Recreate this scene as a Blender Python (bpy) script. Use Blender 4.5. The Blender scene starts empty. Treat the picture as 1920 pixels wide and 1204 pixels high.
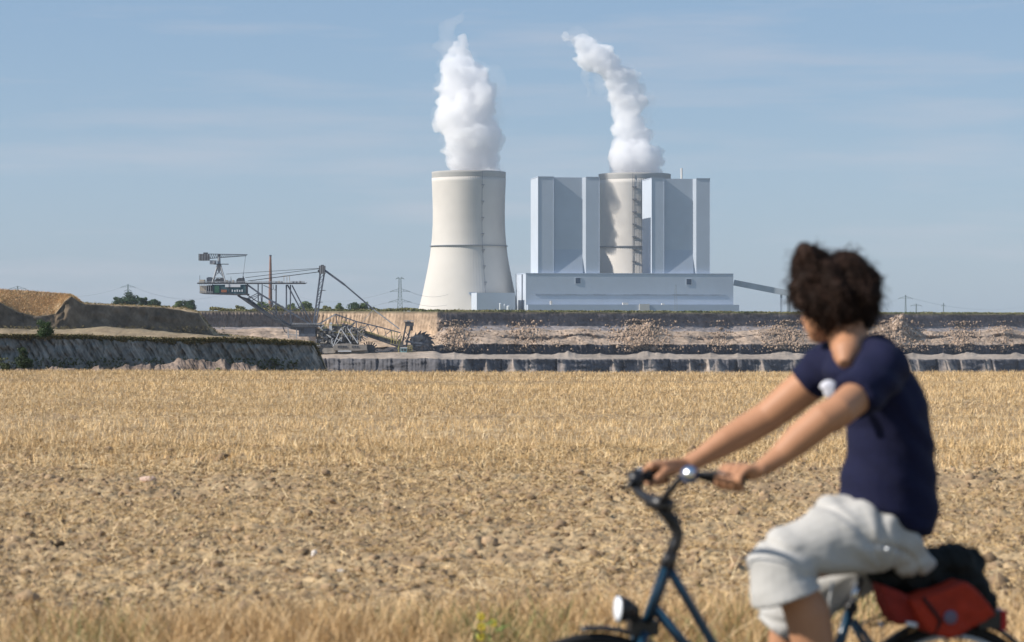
import bpy, bmesh, math, random
import numpy as np
from mathutils import Vector, Matrix

random.seed(7)
RNG = np.random.RandomState(11)
SC = bpy.context.scene
COL = SC.collection
R = math.radians

# ------------------------------------------------------------------ camera
F = 1920 * 85 / 36.0            # focal length in photograph pixels
CAM_H, HORIZON = 1.65, 585.0
cam_data = bpy.data.cameras.new('camera')
cam_data.lens, cam_data.sensor_width = 85, 36
cam_data.shift_y = -(602 - HORIZON) / 1920
cam_data.clip_start, cam_data.clip_end = 0.5, 40000
cam_data.dof.use_dof = True
cam_data.dof.focus_distance = 900
cam_data.dof.aperture_fstop = 4.5
cam = bpy.data.objects.new('camera', cam_data)
COL.objects.link(cam)
cam.location = (0, 0, CAM_H)
cam.rotation_euler = (R(90), 0, 0)
SC.camera = cam

# ------------------------------------------------------------------ sun, sky, exposure
EL = R(37)
SUN = Vector((-0.971 * math.cos(EL), -0.238 * math.cos(EL), math.sin(EL))).normalized()
sun_data = bpy.data.lights.new('sun', 'SUN')
sun_data.energy, sun_data.angle, sun_data.color = 5.0, R(0.53), (1.0, 0.935, 0.85)
sun = bpy.data.objects.new('sun', sun_data)
COL.objects.link(sun)
sun.rotation_euler = (-SUN).to_track_quat('-Z', 'Y').to_euler()

world = bpy.data.worlds.new('World')
SC.world = world
world.use_nodes = True
wn, wl = world.node_tree.nodes, world.node_tree.links
wn.clear()
w_out = wn.new('ShaderNodeOutputWorld')
w_bg = wn.new('ShaderNodeBackground')
sky = wn.new('ShaderNodeTexSky')
sky.sky_type = 'NISHITA'
sky.sun_disc = False
sky.sun_elevation = EL
sky.sun_rotation = math.atan2(SUN.x, SUN.y)
sky.air_density, sky.dust_density, sky.ozone_density = 1.0, 0.35, 2.2
w_bg.inputs['Strength'].default_value = 0.069
# thin high cloud veils, stretched along the horizon
tc = wn.new('ShaderNodeTexCoord')
mp = wn.new('ShaderNodeMapping')
mp.inputs['Scale'].default_value = (3.0, 3.0, 30.0)
cn = wn.new('ShaderNodeTexNoise')
cn.inputs['Scale'].default_value, cn.inputs['Detail'].default_value, cn.inputs['Roughness'].default_value = 2.2, 6, 0.55
cr = wn.new('ShaderNodeMapRange')
cr.inputs['From Min'].default_value, cr.inputs['From Max'].default_value = 0.50, 0.78
cr.inputs['To Min'].default_value, cr.inputs['To Max'].default_value = 0.0, 0.42
mix = wn.new('ShaderNodeMix')
mix.data_type = 'RGBA'
mix.inputs['B'].default_value = (6.9, 6.9, 7.6, 1)
grad = wn.new('ShaderNodeMix')
grad.data_type = 'RGBA'
grad.inputs['Factor'].default_value = 0.5      # even summer haze through the whole sky
grad.inputs['B'].default_value = (3.3, 5.45, 8.7, 1)
wl.new(tc.outputs['Generated'], mp.inputs['Vector'])
wl.new(mp.outputs['Vector'], cn.inputs['Vector'])
wl.new(cn.outputs['Fac'], cr.inputs['Value'])
wl.new(cr.outputs['Result'], mix.inputs['Factor'])
wl.new(sky.outputs['Color'], grad.inputs['A'])
wl.new(grad.outputs['Result'], mix.inputs['A'])
wl.new(mix.outputs['Result'], w_bg.inputs['Color'])
wl.new(w_bg.outputs['Background'], w_out.inputs['Surface'])

SC.render.engine = 'CYCLES'
SC.view_settings.view_transform = 'Standard'
SC.view_settings.look = 'None'
SC.view_settings.exposure = 0.30
SC.view_settings.gamma = 1.0
SC.view_settings.use_curve_mapping = False
SC.cycles.max_bounces = 16
SC.cycles.diffuse_bounces = 3
SC.cycles.volume_bounces = 14
SC.cycles.transparent_max_bounces = 24
SC.cycles.use_denoising = True
SC.cycles.denoiser = 'OPENIMAGEDENOISE'

# ------------------------------------------------------------------ helpers
def at(px, py, Y):
    """point at distance Y that stands at photograph pixel (px, py)"""
    return Vector(((px - 960) / F * Y, Y, CAM_H + (HORIZON - py) / F * Y))

def tag(o, label=None, cat=None, group=None, kind=None):
    if label: o['label'] = label
    if cat: o['category'] = cat
    if group: o['group'] = group
    if kind: o['kind'] = kind
    return o

def link(o, parent=None):
    COL.objects.link(o)
    if parent is not None:
        o.parent = parent
        o.matrix_parent_inverse = parent.matrix_world.inverted() if False else Matrix.Translation(-parent.location)
    return o

def empty(name, loc, label, cat, group=None):
    o = bpy.data.objects.new(name, None)
    o.empty_display_size = 0.2
    COL.objects.link(o)
    o.location = loc
    return tag(o, label, cat, group)

def mesh_obj(name, V, Fc, mat=None, parent=None, smooth=False, col=None, loop_n=None):
    me = bpy.data.meshes.new(name)
    if isinstance(Fc, np.ndarray):
        V = np.asarray(V, np.float32)
        n, k = Fc.shape
        me.vertices.add(len(V)); me.vertices.foreach_set('co', V.ravel())
        me.loops.add(n * k); me.loops.foreach_set('vertex_index', Fc.astype(np.int32).ravel())
        me.polygons.add(n)
        me.polygons.foreach_set('loop_start', np.arange(0, n * k, k, dtype=np.int32))
        me.polygons.foreach_set('loop_total', np.full(n, k, dtype=np.int32))
        me.update(calc_edges=True)
    else:
        me.from_pydata([tuple(v) for v in V], [], Fc)
    if col is not None:
        a = me.color_attributes.new('Col', 'FLOAT_COLOR', 'POINT')
        c = np.ones((len(V), 4), np.float32)
        c[:, :3] = np.clip(col, 0, 1)
        a.data.foreach_set('color', c.ravel())
    if mat: me.materials.append(mat)
    if smooth: me.polygons.foreach_set('use_smooth', np.ones(len(me.polygons), bool))
    me.update()
    return link(bpy.data.objects.new(name, me), parent)

class MB:
    """collects simple solids into one mesh"""
    def __init__(s): s.v, s.f = [], []
    def add(s, V, Fc):
        n = len(s.v)
        s.v += [Vector(v) for v in V]
        s.f += [tuple(i + n for i in f) for f in Fc]
        return s
    def box(s, lo, hi, M=None):
        x0, y0, z0 = lo; x1, y1, z1 = hi
        V = [Vector(p) for p in ((x0,y0,z0),(x1,y0,z0),(x1,y1,z0),(x0,y1,z0),(x0,y0,z1),(x1,y0,z1),(x1,y1,z1),(x0,y1,z1))]
        if M: V = [M @ v for v in V]
        return s.add(V, [(0,3,2,1),(4,5,6,7),(0,1,5,4),(1,2,6,5),(2,3,7,6),(3,0,4,7)])
    def beam(s, a, b, w, h=None):
        h = h or w
        a, b = Vector(a), Vector(b)
        d = (b - a).normalized()
        up = Vector((0, 0, 1)) if abs(d.z) < 0.95 else Vector((1, 0, 0))
        x = d.cross(up).normalized() * w / 2
        y = x.cross(d).normalized() * h / 2
        V = [a-x-y, a+x-y, a+x+y, a-x+y, b-x-y, b+x-y, b+x+y, b-x+y]
        return s.add(V, [(0,3,2,1),(4,5,6,7),(0,1,5,4),(1,2,6,5),(2,3,7,6),(3,0,4,7)])
    def prism(s, pts, d):
        """polygon pts extruded by the vector d"""
        n = len(pts); d = Vector(d)
        V = [Vector(p) for p in pts] + [Vector(p) + d for p in pts]
        return s.add(V, [tuple(range(n)), tuple(range(2*n-1, n-1, -1))] + [(i, i+n, (i+1)%n+n, (i+1)%n) for i in range(n)])
    def tube(s, pts, rad, n=8, cap=True):
        pts = [Vector(p) for p in pts]
        if not hasattr(rad, '__len__'): rad = [rad] * len(pts)
        rings, prev = [], None
        for i, p in enumerate(pts):
            d = (pts[min(i+1, len(pts)-1)] - pts[max(i-1, 0)]).normalized()
            if prev is None:
                ref = Vector((0,0,1)) if abs(d.z) < 0.9 else Vector((1,0,0))
                x = d.cross(ref).normalized()
            else:
                x = (prev - d * prev.dot(d)).normalized()
            prev = x; y = d.cross(x)
            rr = rad[i] if hasattr(rad[i], '__len__') else (rad[i], rad[i])
            rings.append([p + x*math.cos(2*math.pi*k/n)*rr[0] + y*math.sin(2*math.pi*k/n)*rr[1] for k in range(n)])
        V = [v for r in rings for v in r]
        Fc = [(i*n+k, i*n+(k+1)%n, (i+1)*n+(k+1)%n, (i+1)*n+k) for i in range(len(pts)-1) for k in range(n)]
        if cap: Fc += [tuple(range(n-1, -1, -1)), tuple(range((len(pts)-1)*n, len(pts)*n))]
        return s.add(V, Fc)
    def lathe(s, prof, axis_pt, axis, n=24, closed=False):
        a = Vector(axis).normalized()
        ref = Vector((0,0,1)) if abs(a.z) < 0.9 else Vector((1,0,0))
        x = a.cross(ref).normalized(); y = a.cross(x); o = Vector(axis_pt)
        V = [o + a*h + (x*math.cos(2*math.pi*k/n) + y*math.sin(2*math.pi*k/n))*r for r, h in prof for k in range(n)]
        m = len(prof)
        Fc = [(i*n+k, i*n+(k+1)%n, ((i+1)%m)*n+(k+1)%n, ((i+1)%m)*n+k) for i in range(m if closed else m-1) for k in range(n)]
        if not closed:
            if prof[0][0] > 1e-4: Fc.append(tuple(range(n-1,-1,-1)))
            if prof[-1][0] > 1e-4: Fc.append(tuple(range((m-1)*n, m*n)))
        return s.add(V, Fc)
    def ball(s, c, r, n=10, m=6, sc=(1,1,1)):
        prof = [(r*math.sin(math.pi*i/m), -r*math.cos(math.pi*i/m)) for i in range(m+1)]
        k0 = len(s.v); s.lathe(prof, (0,0,0), (0,0,1), n)
        c = Vector(c)
        for i in range(k0, len(s.v)):
            v = s.v[i]; s.v[i] = Vector((v.x*sc[0], v.y*sc[1], v.z*sc[2])) + c
        return s
    def build(s, name, mat, parent=None, smooth=False):
        return mesh_obj(name, s.v, s.f, mat, parent, smooth)

def mat(name, color, rough=0.8, metal=0.0, noise=0.0, nscale=5.0, bump=0.0, vcol=False, detail=5, col2=None, spec=0.3, bdist=0.05, fac=(0.35,0.65)):
    m = bpy.data.materials.new(name)
    m.use_nodes = True
    nt = m.node_tree; b = nt.nodes['Principled BSDF']
    b.inputs['Roughness'].default_value = rough
    b.inputs['Metallic'].default_value = metal
    b.inputs['Specular IOR Level'].default_value = spec
    b.inputs['Base Color'].default_value = (*color, 1)
    src = None
    if vcol:
        src = nt.nodes.new('ShaderNodeAttribute'); src.attribute_name = 'Col'
        nt.links.new(src.outputs['Color'], b.inputs['Base Color'])
    if noise or bump or col2:
        t = nt.nodes.new('ShaderNodeTexCoord')
        n = nt.nodes.new('ShaderNodeTexNoise')
        n.inputs['Scale'].default_value = nscale; n.inputs['Detail'].default_value = detail
        n.inputs['Roughness'].default_value = 0.65
        nt.links.new(t.outputs['Object'], n.inputs['Vector'])
        if noise or col2:
            mr = nt.nodes.new('ShaderNodeMapRange')
            mr.inputs['From Min'].default_value, mr.inputs['From Max'].default_value = fac
            nt.links.new(n.outputs['Fac'], mr.inputs['Value'])
            mx = nt.nodes.new('ShaderNodeMix'); mx.data_type = 'RGBA'
            nt.links.new(mr.outputs['Result'], mx.inputs['Factor'])
            if col2:
                mx.inputs['A'].default_value = (*color, 1); mx.inputs['B'].default_value = (*col2, 1)
            else:
                mx.blend_type = 'MIX'
                ml = nt.nodes.new('ShaderNodeMix'); ml.data_type = 'RGBA'; ml.blend_type = 'MULTIPLY'
                ml.inputs['Factor'].default_value = 1.0
                mx.inputs['A'].default_value = (1-noise,)*3 + (1,)
                mx.inputs['B'].default_value = (1+noise,)*3 + (1,)
                ml.inputs['A'].default_value = (*color, 1)
                if src: nt.links.new(src.outputs['Color'], ml.inputs['A'])
                nt.links.new(mx.outputs['Result'], ml.inputs['B'])
                mx = ml
            nt.links.new(mx.outputs['Result'], b.inputs['Base Color'])
        if bump:
            bp = nt.nodes.new('ShaderNodeBump')
            bp.inputs['Strength'].default_value = bump; bp.inputs['Distance'].default_value = bdist
            nt.links.new(n.outputs['Fac'], bp.inputs['Height'])
            nt.links.new(bp.outputs['Normal'], b.inputs['Normal'])
    return m

def vnoise(x, y, seed=0):
    """value noise on arrays, 0..1"""
    x = np.asarray(x, float); y = np.asarray(y, float)
    xi, yi = np.floor(x).astype(np.int64), np.floor(y).astype(np.int64)
    fx, fy = x - xi, y - yi
    fx, fy = fx*fx*(3-2*fx), fy*fy*(3-2*fy)
    def h(a, b):
        n = (a * 374761393 + b * 668265263 + seed * 1442695041) & 0xffffffff
        n = ((n ^ (n >> 13)) * 1274126177) & 0xffffffff
        return ((n ^ (n >> 16)) & 0xffffff) / float(0xffffff)
    return (h(xi,yi)*(1-fx)+h(xi+1,yi)*fx)*(1-fy) + (h(xi,yi+1)*(1-fx)+h(xi+1,yi+1)*fx)*fy

def fbm(x, y, oct=4, seed=0, gain=0.5):
    s = a = 0; amp = 1.0
    for o in range(oct):
        s = s + vnoise(x*2**o + 17.3*o, y*2**o + 9.1*o, seed+o) * amp
        a += amp; amp *= gain
    return s / a - 0.5

def interp(x, table):
    k = sorted(table.items())
    return np.interp(x, [a for a, _ in k], [b for _, b in k])

def voxel_union(name, V, Fc, voxel, mat, parent=None, smooth_it=3, disp=None, again=False):
    """joins overlapping closed solids into one continuous skin"""
    me = bpy.data.meshes.new(name + '_src'); me.from_pydata([tuple(v) for v in V], [], Fc)
    o = bpy.data.objects.new(name, me); COL.objects.link(o)
    md = o.modifiers.new('r', 'REMESH'); md.mode = 'VOXEL'; md.voxel_size = voxel; md.use_smooth_shade = True
    if smooth_it:
        sm = o.modifiers.new('s', 'SMOOTH'); sm.factor = 0.5; sm.iterations = smooth_it
    dg = bpy.context.evaluated_depsgraph_get(); dg.update()
    ev = o.evaluated_get(dg)
    out = bpy.data.meshes.new_from_object(ev)
    bpy.data.objects.remove(o); bpy.data.meshes.remove(me)
    if disp is not None:
        n = len(out.vertices)
        co = np.empty(n*3, np.float32); out.vertices.foreach_get('co', co); co = co.reshape(-1, 3)
        nr = np.empty(n*3, np.float32); out.vertices.foreach_get('normal', nr); nr = nr.reshape(-1, 3)
        co = disp(co, nr).astype(np.float32)
        out.vertices.foreach_set('co', co.ravel()); out.update()
        if again:
            o = bpy.data.objects.new(name, out); COL.objects.link(o)
            md = o.modifiers.new('r', 'REMESH'); md.mode = 'VOXEL'; md.voxel_size = voxel
            dg = bpy.context.evaluated_depsgraph_get(); dg.update()
            o2 = bpy.data.meshes.new_from_object(o.evaluated_get(dg))
            bpy.data.objects.remove(o); bpy.data.meshes.remove(out); out = o2
    # keep the largest connected skin only
    bm = bmesh.new(); bm.from_mesh(out); bm.verts.ensure_lookup_table()
    seen = np.zeros(len(bm.verts), bool); best = []
    for v0 in bm.verts:
        if seen[v0.index]: continue
        st, comp = [v0], []; seen[v0.index] = True
        while st:
            v = st.pop(); comp.append(v)
            for e in v.link_edges:
                w = e.other_vert(v)
                if not seen[w.index]: seen[w.index] = True; st.append(w)
        if len(comp) > len(best):
            best = comp
    if len(best) < len(bm.verts):
        ks = set(v.index for v in best)
        bmesh.ops.delete(bm, geom=[v for v in bm.verts if v.index not in ks], context='VERTS'); bm.to_mesh(out)
    bm.free()
    out.name = name
    out.materials.clear()
    if mat: out.materials.append(mat)
    out.polygons.foreach_set('use_smooth', np.ones(len(out.polygons), bool))
    return link(bpy.data.objects.new(name, out), parent)

def grid(name, P, col, m, smooth=False):
    r, c = P.shape[:2]
    i = np.arange(r*c).reshape(r, c)
    Fc = np.stack([i[:-1,:-1], i[:-1,1:], i[1:,1:], i[1:,:-1]], -1).reshape(-1, 4)
    return tag(mesh_obj(name, P.reshape(-1, 3), Fc, m, col=col.reshape(-1, 3), smooth=smooth), kind='structure')

def strands(name, base, tip, width, col, m, bend=None, segs=1, parent=None):
    """thin blades from base to tip, each a strip facing a random way"""
    n = len(base)
    d = tip - base
    side = np.cross(d, RNG.normal(size=(n, 3))); side /= np.linalg.norm(side, axis=1)[:, None] + 1e-9
    side *= width[:, None] / 2
    rows = []
    for k in range(segs + 1):
        t = k / segs
        p = base + d * t
        if bend is not None: p = p + bend * (t * t)
        w = side * (1 - 0.75 * t)
        rows += [p - w, p + w]
    V = np.stack(rows, 1)                       # n, 2(segs+1), 3
    m2 = 2 * (segs + 1)
    idx = np.arange(n)[:, None] * m2
    Fc = np.concatenate([idx + np.array([[2*k, 2*k+1, 2*k+3, 2*k+2]]) for k in range(segs)], 0)
    return mesh_obj(name, V.reshape(-1, 3), Fc, m, parent, col=np.repeat(col, m2, 0))
# ------------------------------------------------------------------ materials
M_soil = mat('soil', (0.3,0.25,0.2), 0.95, vcol=True, noise=0.32, nscale=0.3, detail=8, bump=0.6, bdist=0.8, spec=0.1)
M_field = mat('field_soil', (0.3,0.22,0.13), 0.95, vcol=True, noise=0.25, nscale=9, detail=8, bump=0.5, bdist=0.03, spec=0.1)
M_blade = mat('straw_blades', (0.5,0.4,0.2), 0.6, vcol=True, spec=0.25)
M_leaf = mat('leaves', (0.06,0.09,0.03), 0.6, vcol=True, spec=0.2)
M_bark = mat('bark', (0.11,0.085,0.06), 0.9, noise=0.3, nscale=3)
M_conc = mat('ribbed_concrete', (0.56,0.53,0.49), 0.85, noise=0.05, nscale=0.02, spec=0.2)
M_rim = mat('rim_concrete', (0.36,0.35,0.33), 0.85, noise=0.06, nscale=0.05)
M_clad = mat('pale_grey_cladding', (0.46,0.51,0.58), 0.55, noise=0.04, nscale=0.03, spec=0.35)
M_clad2 = mat('recess_cladding', (0.41,0.47,0.56), 0.6, noise=0.04, nscale=0.03)
M_line = mat('dark_trim', (0.14,0.16,0.2), 0.7)
M_vent = mat('vent_louvre', (0.05,0.09,0.15), 0.5)
M_galv = mat('galvanised_steel', (0.30,0.33,0.35), 0.55, metal=0.2, noise=0.15, nscale=0.5)
M_brick = mat('chimney_brick', (0.26,0.15,0.12), 0.9, noise=0.2, nscale=0.3)

# ------------------------------------------------------------------ terrain: far side of the pit
K = lambda px: (px - 960) / F
def line_Y(px, Xc, Yc, ang):
    k = K(px); t = (k*Yc - Xc) / (math.cos(ang) - k*math.sin(ang))
    return Yc + t*math.sin(ang)

px = np.arange(-420, 2340, 1.6)
XC = K(820) * 1250
Y0 = np.where(px >= 820, line_Y(px, XC, 1250, R(36)), line_Y(px, XC, 1250, R(-30)))
Y590 = line_Y(590, XC, 1250, R(-30))
Y0 = np.where(px < 590, line_Y(px, K(590)*Y590, Y590, R(34)), Y0)
def sst(x, a, b):
    t = np.clip((x-a)/(b-a), 0, 1); return t*t*(3-2*t)
jag = lambda s, f, a: (fbm(px*f, 0*px+s, 4, s))*a
rightw = sst(px, 812, 834); midw = sst(px, 575, 600)*(1-rightw); leftw = 1-sst(px, 575, 600)
def key(l, m_, r_): return l*leftw + m_*midw + r_*rightw
rimy = interp(px, {-400:582, 600:583, 820:584, 1300:586, 1500:587.5, 2340:590})
mound = lambda c, w, h: h*np.clip(1-abs(px-c)/w, 0, 1)**1.3
ya = key(612, 629, 611) + jag(3, .012, 5)
yb = key(616, 634, 621) + jag(4, .02, 7) - mound(1000, 120, 5)
H0 = 0*px
# heaps of tipped spoil that interrupt the ledges
heap = mound(1688,22,22)*(1+.5*fbm(px*.2,H0,3,12))+mound(1672,70,12)*(1+.8*fbm(px*.1,H0,3,13))+mound(1215,55,12)+mound(850,34,8)+mound(1450,70,6)+mound(1880,50,10)+mound(1090,60,6)
yb = yb - heap; ya = np.minimum(ya, yb-1.5)
yc = key(622, 640, 630) + jag(5, .02, 5) - heap*.8
yc2 = yc + 1.0 + 5.0*np.clip(fbm(px*.011,H0+3,3,77)*7+.35,0,1)*rightw*(1+.5*fbm(px*.15,H0,2,78))
yd = key(640, 650, 645.5) + jag(6, .02, 4) + jag(66, .2, 1.6) + heap*.10
ye = key(655, 658, 664.5) + jag(7, .03, 2)
for (c_, w_, h_) in ((1064,30,11),(1005,12,3),(1215,40,13),(1256,13,5),(1332,18,5),(1384,10,4),(1470,46,10),(850,30,7),(905,12,3),(1125,14,4),(1655,50,12),(1712,22,6),(1768,18,5),(1815,26,8),(1905,20,6)):
    ye = ye - .65*mound(c_, w_, h_)*(1+1.2*fbm(px*.12, 0*px+c_, 3, 41))
ye = np.maximum(ye, yd+1)
yf = key(668, 671, 673) + jag(8, .05, 2)
yg = 697 + 0*px
H = 0*px
saw = ((px*.0155 + fbm(px*.012, H, 3, 21)*3.2) % 1.0)
saw2 = ((px*.043 + fbm(px*.02, H, 3, 22)*2) % 1.0)
saw3 = ((px*.12 + fbm(px*.05, H, 3, 23)*2) % 1.0)
rows = [  # (y, offset towards camera, jag strength, colour)
 (rimy+1.5, -3000+H, 0, 'veg'), (rimy+1.0, -60+H, 0, 'veg'), (rimy, 0+H, 0, 'veg'), (rimy+2.2, 1+H, .4, 'top'),
 (ya, 5+H, .9, 'cliff'), (yb, 13+H, .4, 'ledge'), (yc, 26+H, .8, 'spoil'), (yc2, 27.0+H, 1.2, 'spoil2'), (yd, 46+H, .7, 'spoil'),
 (ye, 49.5+H, .5, 'cliff2'), ((ye+yf)/2, 90+H, 1.0, 'bench'), (yf, 148+H, .8, 'bench'), (yg, 153+H, 1, 'cliff3'), (yg+6, 210+H, .5, 'bench'), (yg+120, 500+H, 0, 'bench')]
PAL = dict(veg=(.10,.105,.045), top=(.15,.12,.08), cliff=(.13,.11,.105), ledge=(.25,.22,.21), spoil=(.39,.295,.22), spoil2=(.28,.21,.16),
           cliff2=(.065,.062,.068), bench=(.31,.26,.215), cliff3=(.09,.088,.094))
nsub = [1, 2, 2, 2, 10, 4, 9, 3, 12, 12, 5, 6, 14, 3, 2]
PP, CC = [], []
rowi = 0
fr_ = random.Random(12); FANS = []
p_ = 870
while p_ < 2300:
    FANS.append((p_, fr_.uniform(9, 26), fr_.uniform(.4, 1.1))); p_ += fr_.choice((18, 34, 48, 60, 85))*fr_.uniform(.8, 1.2)
for j in range(1, len(rows)):
    a, b = rows[j-1], rows[j]
    for s in range(nsub[j]):
        t = (s+1)/nsub[j]; rowi += 1
        fans = sum(np.clip(1-abs(px-c_-4*t)/(w_*(.25+t)), 0, 1)*h_ for c_, w_, h_ in FANS) if b[3] == 'cliff3' else 0
        y = a[0]*(1-t)+b[0]*t; off = a[1]*(1-t)+b[1]*t
        js = a[2]*(1-t)+b[2]*t
        Y = Y0 - off
        n = fbm(px*.06, H+rowi*.35, 4, 50)*7*js
        if b[3] == 'cliff3':
            n = fans*(.15+t)**1.1*8 + n*.5 + ((1-saw**(2+5*vnoise(px*.01,H,31)))*(7*vnoise(px*.013,H+2,32)+1) - 4)*np.clip(.35+.9*t,0,1) * sst(px, 640, 840) + (saw2*3.5*vnoise(px*.02,H,33))*(1-t*.6) + saw3*.8
        elif b[3] == 'cliff2': n = fbm(px*.06, H+3, 3, 53)*4 + (saw3*1.6+saw2*1.2)*rightw*(1-.3*t)
        elif b[3] == 'cliff': n = n*.35 + np.where(px<820, (((px+ y*.18+fbm(px*.05,H,2,19)*9)*.16) % 1.0)*(.6+.9*(1-sst(px,600,760)))*(1-.6*t), saw3*.35)
        elif b[3] in ('spoil','spoil2'): n = n*.45 + np.abs(((px-y*1.5)*.022+fbm(px*.01,H,2,3)) % 1.0 - .5)*6 + fbm(px*.34, H+rowi*.9, 3, 51)*(.4+3*np.clip(fbm(px*.009,H,2,52)*6-.5+heap*.12,0,1))
        Yn = Y - n
        yy = y + (fbm(px*.15, H+rowi*.6, 3, 61)*1.6*min(js,1) if 0 < j < len(rows)-2 else 0)
        PP.append(np.stack([K(px)*Y, Yn, CAM_H + (HORIZON-yy)/F*Y], -1))
        ca, cb = np.array(PAL[a[3]]), np.array(PAL[b[3]])
        c = np.tile(cb, (len(px), 1))
        if b[3] == 'veg' and j == 1: c = np.tile(np.array(PAL['veg']), (len(px), 1))
        if b[3] == 'cliff':   # orange soil on the sunlit facet; shaded walls either side painted darker
            o = np.clip(midw + leftw*.3, 0, 1)[:, None]
            c = c*(1-o) + np.array((.37,.27,.185))*o
            c = c*(1+.25*sst(np.array([t]), .55, .9)[0]) 
        if b[3] in ('ledge','spoil','spoil2','bench') :
            o = (midw*(.9 if b[3] != 'bench' else .2))[:, None]
            c = c*(1-o) + np.array((.37,.275,.195))*o
        if b[3] == 'cliff3':   # buttress fans: their sunlit look put into a lighter soil colour
            o = np.clip(fans*1.6-.15, 0, .8)[:, None]; c = c*(1-o) + np.array((.33,.27,.22))*o
        g = fbm(px*.03, H+rowi*.13, 4, 70)[:, None]
        c = c*(1+g*.7)
        CC.append(c)
first = np.stack([K(px)*(Y0+3000), Y0+5200, H+0.0], -1)
PP.insert(0, first); CC.insert(0, CC[0])
FARP, FARPX = np.array(PP), px.copy()
far_pit = grid('pit_wall_terrain', np.array(PP), np.array(CC), M_soil)

# broken clods of spoil lying on the slopes of the benches
rr_ = np.random.RandomState(77)
rows_s = np.arange(sum(nsub[1:4])+6, sum(nsub[1:10])-2)
spans = [(1165,1245,1700),(1640,1720,1700),(1440,1505,1300),(830,880,900),(1780,1830,800),(1860,1900,300),(960,1010,400),(1330,1370,250),(830,1920,1500)]
cp, cs = [], []
for lo, hi, n in spans:
    x = rr_.uniform(lo, hi, n) if hi-lo > 200 else np.clip(rr_.normal((lo+hi)/2, (hi-lo)/3.2, n), lo-25, hi+25)
    ci = np.clip(((x-FARPX[0])/1.6).astype(int), 0, len(FARPX)-1); ri = rr_.choice(rows_s, n)
    cp.append(FARP[ri, ci] + np.stack([rr_.normal(size=n)*.8, -rr_.rand(n)*1.5, rr_.rand(n)*.2], -1)); cs.append(rr_.gamma(2.0, .13 if hi-lo < 200 else .09, n)+.12)
cp, cs = np.concatenate(cp), np.concatenate(cs)
ico = [(0,0,1),(.89,0,.45),(.28,.85,.45),(-.72,.53,.45),(-.72,-.53,.45),(.28,-.85,.45),(.72,.53,-.45),(-.28,.85,-.45),(-.89,0,-.45),(-.28,-.85,-.45),(.72,-.53,-.45)]
icf = [(0,1,2),(0,2,3),(0,3,4),(0,4,5),(0,5,1),(1,6,2),(2,7,3),(3,8,4),(4,9,5),(5,10,1),(6,7,2),(7,8,3),(8,9,4),(9,10,5),(10,6,1)]
cv = np.array(ico)[None]*cs[:,None,None]*(1+rr_.normal(size=(len(cs),11,1))*.28) + cp[:,None]
cf = (np.array(icf)[None]+np.arange(len(cs))[:,None,None]*11).reshape(-1,3)
tag(mesh_obj('spoil_rubble', cv.reshape(-1,3), cf, M_soil, col=np.repeat(np.array((.30,.22,.16))*(1+rr_.normal(size=(len(cs),1))*.2), 11, 0)), 'brown rubble of broken earth clods fallen on the far pit benches', 'rubble', kind='stuff')

# ------------------------------------------------------------------ terrain: near hillside on the left
px = np.arange(-330, 660, 1.1)
H = 0*px
Yu = line_Y(px, K(0)*560, 560, R(56))
Yu = np.where(px < 0, 560+px*.06, Yu)
Yl = line_Y(px, K(0)*300, 300, R(60))
Yl = np.where(px < 0, 300+px*.04, Yl)
top = interp(px, {-330:538,-60:541,0:543,60:546,110:550,132:553,143:559,152:567,200:570,300:574,345:577,372:584,395:612,410:626,590:640,603:668,618:702,660:716})
b1 = interp(px, {-330:560,-60:558,0:567,15:576,32:585,60:592,85:592,103:589,112:578,122:564,134:556,152:569,200:572,300:576,372:587,400:628,590:641,603:669,618:703,660:717})
b1 = np.maximum(b1, top+1.2)
f1 = interp(px, {-330:612,0:616,120:618,200:612,300:620,400:629,590:642,603:670,618:704,660:718}) + fbm(px*.03,H,3,5)*4
f1 = np.maximum(f1, b1+1)
r0 = interp(px, {-330:622,0:624,100:622,250:624,330:627,420:630,586:640,603:671,618:705,660:719})
r0 = np.maximum(r0, f1+1)
r1 = interp(px, {-330:626,0:629,150:630,300:636,420:635,520:638,588:643,604:673,618:706,660:720}) + fbm(px*.05,H,3,6)*3
r0 = np.minimum(r0, r1-1)
r2 = r1 + 3.5
mid = interp(px, {-330:672,0:676,170:680,330:672,420:664,480:676,540:700,660:715})
rows = [(top+8, -400+H, 0, 'back'), (top+1.5, -45+H, 0, 'grass'), (top, -22+H, .3, 'grass'), (b1, 0+H, .3, 'grass'), (b1+1.5, .8+H, .3, 'face'), (f1, 5.5+H, .5, 'face'),
        (np.minimum(f1+3, r0), 22+H, .4, 'scrub'), ]
PAL = dict(back=(.16,.14,.07), grass=(.34,.255,.155), face=(.15,.115,.08), scrub=(.25,.20,.13), strip=(.27,.205,.13), lip=(.09,.085,.04), slope=(.20,.19,.165), foot=(.33,.27,.235))
PP, CC = [], []
rowi = 0
def emit(y, Y, n, c, yn=1.0):
    yy = y + fbm(px*.12, H+rowi*.5, 3, 91)*1.6*yn
    PP.append(np.stack([K(px)*Y, Y-n, CAM_H+(HORIZON-yy)/F*Y], -1))
    g = fbm(px*.05, H+rowi*.15, 4, 92)[:, None]; g2 = fbm(px*.25+rowi*.4, H+rowi*.3, 3, 93)[:, None]
    CC.append(np.tile(np.array(c), (len(px), 1))*(1+g*.8+g2*.5))
nsub = [1, 1, 3, 12, 2, 16, 4]
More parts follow.
